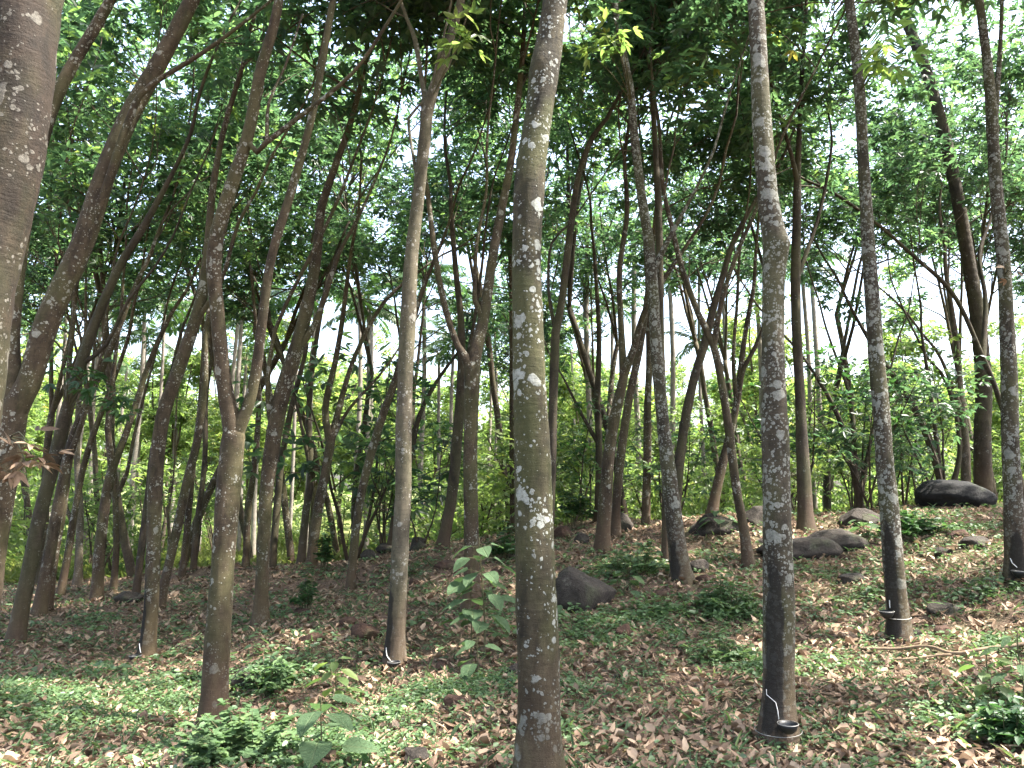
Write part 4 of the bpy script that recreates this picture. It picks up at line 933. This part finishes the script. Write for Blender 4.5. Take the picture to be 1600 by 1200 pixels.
# ------------------------------------------------------------------ seedlings with large leaves (each leaf its own part)
def big_leaf_mesh(name, L, W, seed, mat, heart=True):
    rs = np.random.RandomState(seed); n = 7
    t = np.linspace(0, 1, n); half = W / 2 * np.sin(PI * np.clip(t, 0, 1) ** (.62 if heart else .8)) ** .75; half[0] = W * .06; half[-1] = .001
    V = []
    for k in range(n):
        for s in (-1, -.5, 0, .5, 1):
            y = half[k] * s; V.append((t[k] * L - (abs(s) * .06 * L if heart and k == 1 else 0), y, -.16 * L * t[k] ** 2 + abs(s) * half[k] * .16 + .012 * L * math.sin(k * 2.3 + s * 3)))
    i = np.arange(n - 1)[:, None] * 5; j = np.arange(4)[None]
    Q = np.stack([i + j, i + j + 1, i + 6 + j, i + 5 + j], -1).reshape(-1, 4)
    return mk_mesh(name, np.array(V), Q, mat, True, {'lv': np.full(len(V), rs.rand())})
BL = [big_leaf_mesh('leaf', 1, .72, k, M['big_leaf']) for k in range(5)] 
BO = [big_leaf_mesh('leaf', 1, .5, 10 + k, M['big_leaf'], False) for k in range(4)]
YL = [big_leaf_mesh('leaf', 1, .6, 20 + k, M['leaf_young_sunlit'], False) for k in range(3)]
def seedling(px, py, h_px, n, leaf_px, label, seed, meshes=BL, lean=0.0, spread=1.0, base_pt=None, droop=.25, name='seedling', low=.15, group=None):
    rs = np.random.RandomState(seed); p = hit(px, py) if base_pt is None else base_pt; m = pxm(p[1]); H = h_px * m; Lf = leaf_px * m
    root = thing(name, label, 'plant', p, group)
    P = np.array([[0, 0, -.08], [lean * H * .2 + .01, 0, H * .35], [lean * H * .6, .01, H * .7], [lean * H, 0, H]]); C = catmull(P, H / 10)
    V, Q = tube(C, np.linspace(max(.006, H * .011), .003, len(C)), 7); obj('stem', mk_mesh('stem', V, Q, M['stem'], True), root)
    PB = Bag()
    for k in range(n):
        f = low + (1 - low) * (k + .5) / n; i = min(int(f * (len(C) - 1)), len(C) - 1); q = C[i]
        a = k * 2.4 + rs.uniform(-.4, .4); pl = Lf * rs.uniform(.35, .8) * spread * (1.15 - f * .5); e = rs.uniform(.1, .5)
        tip = q + np.array([math.cos(a) * math.cos(e), math.sin(a) * math.cos(e), math.sin(e)]) * pl
        PB.add(*tube(np.array([q, (q + tip) / 2 + np.array([0, 0, .01]), tip]), [.003, .0025, .002], 4, cap=False))
        s = Lf * rs.uniform(.75, 1.15) * (1.1 - .35 * f)
        obj('leaf', meshes[rs.randint(len(meshes))], root, tip, (rs.uniform(-.3, .3), droop + rs.uniform(-.2, .3), a), s)
    obj('petioles', PB.mesh('petioles', M['stem']), root)
seedling(757, 1032, 180, 26, 40, 'tall seedling with many round light-green leaves left of the thick spotted trunk', 1, lean=-.05, spread=1.3, low=.3)
seedling(735, 1025, 130, 9, 44, 'smaller round-leaved seedling beside the tall one near the V-forked tree', 2, spread=1.2, low=.35)
seedling(498, 1206, 105, 9, 62, 'seedling with very broad dull-green leaves at the bottom left of centre', 3, BL, spread=.8, low=.35, droop=.15)
seedling(522, 1110, 78, 12, 34, 'bright yellow-green seedling behind the very broad-leaved one', 4, YL, spread=.9, low=.35)
seedling(1492, 972, 30, 4, 30, 'small pale three-leaved seedling before the grey rock on the right', 5, BO, low=.5, droop=-.2)
seedling(1548, 1100, 75, 13, 30, 'leafy sapling with rounded bright leaves at the right edge', 6, YL, spread=1.3, low=.3)
seedling(1600, 1110, 110, 14, 36, 'dull-green leafy plant cut off by the right edge', 7, BO, spread=1.3, low=.2)
seedling(1125, 838, 44, 9, 24, 'broad-leaved plant growing over the long dark boulder', 8, BL, spread=1.5, low=.4)
seedling(975, 930, 34, 8, 26, 'low broad-leaved plant above the big boulder', 9, BL, spread=1.3)
seedling(690, 1172, 26, 2, 34, 'tiny seedling with one upright pale leaf at the bottom left of the thick trunk', 10, BO, low=.5, droop=-.9)
seedling(630, 905, 24, 5, 24, 'low pale-leaved plant left of the pale straight tree foot', 11, BL, low=.4)
seedling(1350, 838, 30, 6, 22, 'broad-leaved plant on the small dark rock above the slab', 12, BL, low=.3)
seedling(866, 962, 14, 3, 28, 'few flat leaves poking out beside the thick trunk and big boulder', 13, BL, low=.4)
seedling(745, 1060, 60, 8, 34, 'broad low leaves at the base of the tall round-leaved seedling', 14, BL, spread=1.4, low=.3)
seedling(1490, 1120, 22, 4, 24, 'small blue-green plant in the brown litter on the right', 15, BO, low=.4)
seedling(680, 1170, 14, 3, 20, 'tiny leafy sprout at the bottom edge', 16, BO, low=.3)
seedling(1205, 1170, 20, 4, 14, 'tiny bright sprouts at the foot of the tall lichen tree', 17, YL, low=.4)

# hand-placed bushes
def bush(px, py, w_px, h_px, leaf, n, mat, label, seed, name='shrub', clover=False):
    """loose bush: arching stems from one foot, leaves along their upper part"""
    rs = np.random.RandomState(900 + seed); p = hit(px, py); m = pxm(p[1]); rx, h = w_px * m / 2, h_px * m
    root = thing(name, label, 'bush', p + np.array([0, rx * .4, 0]), 'bushes of the slope')
    ns = max(14, n // 16); TB = Bag(); O, D = [], []
    for k in range(ns):
        a = rs.uniform(0, 6.3); f = math.sqrt(rs.rand()); ro = rx * .45 * rs.rand(); q0 = np.array([math.cos(a) * ro, math.sin(a) * ro, -.05])
        q2 = np.array([math.cos(a) * rx * f * rs.uniform(.7, 1.25), math.sin(a) * rx * f * rs.uniform(.7, 1.25), h * (1.05 - .75 * f * f) * rs.uniform(.55, 1.15)]); q1 = (q0 + q2) / 2 + np.array([0, 0, h * .18])
        C = catmull(np.array([q0, q1, q2]), h / 5 + .02); TB.add(*tube(C, np.linspace(.005, .002, len(C)), 4, cap=False))
        t = rs.uniform(.35, 1, n // ns); ii = t * (len(C) - 1); i0 = np.minimum(ii.astype(int), len(C) - 2); O.append(C[i0] + (C[i0 + 1] - C[i0]) * (ii - i0)[:, None])
        aa = rs.uniform(0, 6.3, len(t)); D.append(np.stack([np.cos(aa), np.sin(aa), rs.uniform(-.2, .35, len(t))], -1))
    O = np.concatenate(O); D = norm(np.concatenate(D)); k = len(O); B = Bag(); lv = rs.rand(k)
    if clover:
        c = O + D * leaf * .5; sd = norm(np.cross(np.array([0, 0, 1.0]), D))
        for ph in (-1.9, 0, 1.9):
            L = leaf * rs.uniform(.7, 1.1, k); B.add(*leaves(c, D * math.cos(ph) + sd * math.sin(ph), norm(np.array([0, 0, 1.0]) + rs.normal(0, .22, (k, 3))), L, L * .95, lv, OUT_ROUND, .08, .1))
    else:
        L = leaf * rs.uniform(.55, 1.35, k); B.add(*leaves(O, D, norm(np.array([0, 0, 1.0]) + rs.normal(0, .3, (k, 3))), L, L * .52, lv, OUT_OVATE, .12, .25))
    obj('foliage', B.mesh('foliage', M[mat], False, 'lv'), root); obj('stems', TB.mesh('stems', M['stem']), root)['kind'] = 'stuff'
bush(478, 962, 48, 75, .085, 260, 'leaf_dark', 'small upright dark shrub below the ridge, right of the brown red-footed tree', 1)
bush(408, 1090, 110, 66, .075, 600, 'herb', 'dense low bush with small leaves right of the spotted Y tree', 2)
bush(365, 1200, 210, 80, .042, 620, 'herb', 'spreading clover-like bush at the foot of the spotted Y tree', 3, clover=True)
bush(788, 880, 66, 62, .10, 420, 'leaf_dark', 'dark rounded bush on the ridge left of the thick spotted trunk', 4)
bush(995, 905, 120, 60, .09, 520, 'herb', 'spreading green herb bush left of the curved lichen tree', 5)
bush(1145, 960, 105, 62, .08, 600, 'herb', 'dark leafy bush left of the tall lichen-covered trunk', 6)
bush(1440, 845, 110, 50, .11, 520, 'leaf_dark', 'low dark bush below the black boulder', 7)
bush(505, 895, 26, 90, .10, 420, 'leaf_dark', 'dark vine-like columnar shrub left of the ridge rocks', 8)
bush(1130, 1040, 130, 45, .06, 500, 'herb', 'low tangle of small herbs left of the blackened trunk foot', 9)
bush(1590, 1170, 90, 70, .075, 500, 'leaf_dark', 'dark bush in the lower right corner', 10)
bush(900, 810, 70, 90, .13, 420, 'leaf_dark', 'tall dark leafy shrub behind the thick spotted trunk on its right', 11)
bush(820, 330 + 530, 50, 30, .07, 260, 'leaf_dark', 'little dark bush touching the left side of the thick spotted trunk', 12)

# ------------------------------------------------------------------ ground cover and litter (nobody could count these)
GREEN = [(60, 1090, 1.6, 1.0), (180, 1110, 1.4, 1.0), (290, 1080, .9, .8), (420, 1060, .9, .9), (350, 1170, .9, 1.1), (450, 1180, .9, 1.0), (600, 1130, .7, .9), (680, 1090, .7, 1.0), (760, 1070, .7, 1.1), (560, 1180, .6, .6),
         (140, 970, 1.0, .5), (220, 930, 1.2, .45), (450, 960, .8, .5), (620, 900, 1.0, .5), (560, 940, .8, .4), (930, 990, .7, 1.0), (1010, 960, .8, .9), (1000, 890, 1.1, .9), (1080, 1000, .8, .8), (1150, 960, .8, .9), (1170, 1040, .7, .9),
         (900, 1080, .5, .7), (980, 1060, .6, .6), (1040, 1110, .6, .35), (1250, 1150, .5, .45), (1310, 1040, .5, .55), (1430, 820, 1.6, .8), (1300, 900, .8, .6), (1390, 930, .7, .5), (1560, 1010, .7, .7), (1590, 1120, .8, .9), (1480, 1010, .6, .4), (640, 1160, .5, .5), (820, 870, 1.2, .5), (1100, 870, 1.0, .6), (1530, 930, .8, .4), (350, 940, 1.3, .6), (500, 900, 1.2, .5), (1380, 1170, .4, .3), (870, 1150, .4, .5)]
GP = np.array([[*hit(a, b)[:2], s, wt] for (a, b, s, wt) in GREEN])
def green(x, y):
    d2 = (x[:, None] - GP[None, :, 0]) ** 2 + (y[:, None] - GP[None, :, 1]) ** 2
    return (GP[None, :, 3] * np.exp(-d2 / (GP[None, :, 2] * .62) ** 2)).max(1)
def wob(x, y): return .5 + .25 * np.sin(x * 3.1 + 1.7 * np.sin(y * 2.3)) + .25 * np.sin(y * 4.2 + 1.9 * np.sin(x * 1.9 + .6))
rs = np.random.RandomState(71)
def field(n, y0, y1, pw=1.6):
    y = y0 + (y1 - y0) * rs.rand(n) ** pw; x = (rs.rand(n) * 2 - 1) * (.72 * y + .6)
    return x, y
# dead leaves
B = Bag()
x, y = field(95000, 2.2, 24, 1.3)
keep = rs.rand(len(x)) > np.clip(green(x, y) * .75 - .05, 0, .8); x, y = x[keep], y[keep]
n = len(x); z = gz(x, y); yaw = rs.uniform(0, 6.3, n)
D = np.stack([np.cos(yaw), np.sin(yaw), rs.normal(0, .10, n)], -1); N = norm(np.array([0, 0, 1.0]) + rs.normal(0, .22, (n, 3)))
L = .02 + .09 * rs.rand(n) ** 1.8; O = np.stack([x, y, z + rs.uniform(.004, .03, n)], -1)
h = n // 5
for a, b, fo, dr in ((0, h, .35, .25), (h, 2 * h, -.4, -.5), (2 * h, 3 * h, .9, .1), (3 * h, 4 * h, -.8, .35), (4 * h, n, .5, -.6)):
    B.add(*leaves(O[a:b], D[a:b], N[a:b], L[a:b], L[a:b] * rs.uniform(.4, .8, b - a), np.clip(rs.beta(1.6, 1.6, b - a), 0, 1), OUT_OVATE, fo, dr))
o = obj('leaf_litter', B.mesh('leaf_litter', M['litter'], False, 'lv')); o['kind'] = 'stuff'; tag(o, 'brown dead leaves strewn over the forest floor', 'leaf litter')
# herbs: little plants of 5-9 leaves
def herbs(n, y0, y1, thr, size, hmax, pw):
    x, y = field(n, y0, y1, pw)
    k = rs.rand(n) < np.clip((green(x, y) * (.55 + .9 * wob(x, y)) - thr) * 1.5, .13, 1); x, y = x[k], y[k]; n = len(x)
    m = 7; hh = rs.uniform(.25, 1, n) * hmax; X = np.repeat(x, m); Yy = np.repeat(y, m); H = np.repeat(hh, m) * rs.uniform(.35, 1, n * m)
    a = rs.uniform(0, 6.3, n * m); sp = rs.uniform(.01, .07, n * m)
    X = X + np.cos(a) * sp; Yy = Yy + np.sin(a) * sp
    O = np.stack([X, Yy, gz(X, Yy) + H], -1); D = np.stack([np.cos(a), np.sin(a), rs.uniform(-.3, .4, n * m)], -1)
    L = size * rs.uniform(.6, 1.4, n * m) * np.repeat(rs.uniform(.7, 1.3, n), m)
    lv = np.clip(np.repeat(rs.rand(n), m) * .7 + rs.rand(n * m) * .3, 0, 1)
    return O, D, norm(np.array([0, 0, 1.0]) + rs.normal(0, .35, (n * m, 3))), L, L * .62, lv
B = Bag(); B.add(*leaves(*herbs(48000, 2.4, 11, .12, .031, .09, 1.3), OUT_ROUND, .1, .15)); B.add(*leaves(*herbs(14000, 8, 22, .08, .055, .12, 1.2), OUT_ROUND, .1, .15))
o = obj('ground_herbs', B.mesh('ground_herbs', M['herb'], False, 'lv')); o['kind'] = 'stuff'; tag(o, 'low green herbs carpeting parts of the forest floor', 'herbs')
# grass blades
x, y = field(26000, 2.3, 14, 1.3); k = rs.rand(len(x)) < np.clip(green(x, y) * .9, .3, 1); x, y = x[k], y[k]; n = len(x)
a = rs.uniform(0, 6.3, n); D = np.stack([np.cos(a) * .7, np.sin(a) * .7, rs.uniform(.3, 1.2, n)], -1); L = rs.uniform(.05, .16, n)
B = Bag(); B.add(*leaves(np.stack([x, y, gz(x, y)], -1), D, norm(np.stack([-np.sin(a), np.cos(a), rs.uniform(.2, 1, n)], -1)), L, L * .07 + .002, rs.rand(n), OUT_BLADE, .1, .5))
o = obj('grass', B.mesh('grass', M['herb'], False, 'lv')); o['kind'] = 'stuff'; tag(o, 'thin grass blades between litter and herbs', 'grass')
n = 30000; y = 19 + 24 * rs.rand(n) ** 1.2; x = (rs.rand(n) * 2 - 1) * .8 * y
a = rs.uniform(0, 6.3, n); D = np.stack([np.cos(a) * .6, np.sin(a) * .6, rs.uniform(.5, 1.2, n)], -1); L = rs.uniform(.15, .45, n)
B = Bag(); B.add(*leaves(np.stack([x, y, gz(x, y)], -1), D, norm(np.stack([-np.sin(a), np.cos(a), rs.uniform(.2, 1, n)], -1)), L, L * .09, rs.rand(n), OUT_BLADE, .1, .5))
o = obj('field_grass', B.mesh('field_grass', M['grass'], False, 'lv')); o['kind'] = 'stuff'; tag(o, 'bright sunlit grass of the clearing behind the trees', 'grass')
x, y = field(26000, 2.3, 15, 1.3); n = len(x); a = rs.uniform(0, 6.3, n); D = np.stack([np.cos(a), np.sin(a), rs.uniform(-.05, .5, n)], -1); L = rs.uniform(.04, .15, n)
B = Bag(); B.add(*leaves(np.stack([x, y, gz(x, y) + .02 * rs.rand(n)], -1), D, norm(np.stack([-np.sin(a), np.cos(a), rs.uniform(.2, 1, n)], -1)), L, L * .06 + .003, rs.rand(n), OUT_BLADE, .2, .4))
o = obj('dry_debris', B.mesh('dry_debris', M['litter'], False, 'lv')); o['kind'] = 'stuff'; tag(o, 'fine dry stalks and leaf scraps on the forest floor', 'debris')
# fallen sticks
B = Bag()
x, y = field(420, 2.4, 14, 1.3)
for q in range(len(x)):
    a = rs.uniform(0, 6.3); L = rs.uniform(.12, .7); pts = []
    for s in (-.5, 0, .5):
        X, Y_ = x[q] + math.cos(a) * L * s, y[q] + math.sin(a) * L * s; pts.append((X, Y_, gz1(X, Y_) + .012 + (.02 * rs.rand())))
    B.add(*tube(np.array(pts), np.array([1, .8, .5]) * rs.uniform(.003, .009), 5))
o = obj('fallen_sticks', B.mesh('fallen_sticks', M['deadwood'])); o['kind'] = 'stuff'; tag(o, 'thin dry sticks scattered over the forest floor', 'sticks')
# fallen branch
pts = [(1345, 1022), (1400, 1026), (1450, 1028), (1490, 1034), (1540, 1030), (1610, 1024)]
P = np.array([hit(*q) for q in pts]); P[:, 2] += np.array([.04, .06, .08, .06, .08, .08])
base = P[0].copy(); root = thing('fallen_branch', 'thin dry fallen branch lying in the litter on the right', 'branch', base)
C = catmull(P, .06); V, Q = tube(C, np.linspace(.011, .016, len(C)), 8, .12, 5); obj('main_stick', mk_mesh('main_stick', V - base, Q, M['deadwood'], True), root)
P2 = np.array([hit(*q) for q in [(1375, 1036), (1410, 1041), (1460, 1036), (1488, 1033)]]); P2[:, 2] += .05; C = catmull(P2, .06); V, Q = tube(C, np.linspace(.006, .012, len(C)), 7, .12, 6); obj('side_stick', mk_mesh('side_stick', V - base, Q, M['deadwood'], True), root)
for pr in PROTO + FAR + SAP + SHR + PALM:
    if pr not in used: bpy.data.objects.remove(pr)

# ------------------------------------------------------------------ labels that say which one, by the gap between the large trunks
ANCH = [('A', 'left-edge trunk'), ('l1', 'dark mossy leaning tree'), ('C', 'left cup tree'), ('D', 'spotted Y tree'), ('F', 'pale straight tree'), ('G', 'V-forked tree'), ('H', 'thick spotted trunk'), ('K', 'curved lichen tree'), ('R', 'tall lichen tree'), ('S', 'wire-ring tree'), ('T', 'right-edge tree')]
def px_of(p):
    q = np.array(p) - CAM; d = q @ np.array([0, CT, ST]); return 800 + F * q[0] / d
def at_y(k, y):
    t = sorted(next(T_ for T_ in TREES if T_['k'] == k)['t'], key=lambda v: v[1]); return float(np.interp(y, [v[1] for v in t], [v[0] for v in t]))
AX = [(at_y(k, 820), nm) for k, nm in ANCH]
ORD = ['first', 'second', 'third', 'fourth', 'fifth', 'sixth', 'seventh', 'eighth', 'ninth', 'tenth', 'eleventh', 'twelfth', 'thirteenth', 'fourteenth', 'fifteenth', 'sixteenth', 'seventeenth', 'eighteenth', 'nineteenth', 'twentieth']
HEAD = {'back rows on the left': 'slim back-row rubber tree', 'trees beyond the ridge on the right': 'slim rubber tree beyond ridge', 'saplings of the thicket': 'thin sapling', 'small half-buried stones': 'small half-buried stone', 'understory saplings on the left': 'dark leafy sapling', 'trees across the clearing': 'far sunlit tree', 'shrubs of the clearing': 'sunlit background shrub', 'pale palms in the clearing': 'pale far palm'}
gaps = {}
for o in list(sc.objects):
    if o.parent is None and o.get('group') in HEAD:
        x = px_of(o.location)
        if not (0 < x < 1600): continue
        i = max([k for k, (ax, _) in enumerate(AX) if ax <= x] or [-1]); gaps.setdefault((o['group'], i), []).append((x, o))
for (gname, i), L in gaps.items():
    L.sort(key=lambda v: v[0])
    where = f'left of the {AX[0][1]}' if i < 0 else f'right of the {AX[i][1]}' if i == len(AX) - 1 else f'between {AX[i][1]} and {AX[i + 1][1]}'
    for k, (_, o) in enumerate(L): o['label'] = f'{HEAD[gname]}, {ORD[min(k, 19)]} from left {where}' if len(L) > 1 else f'{HEAD[gname]} alone {where}'
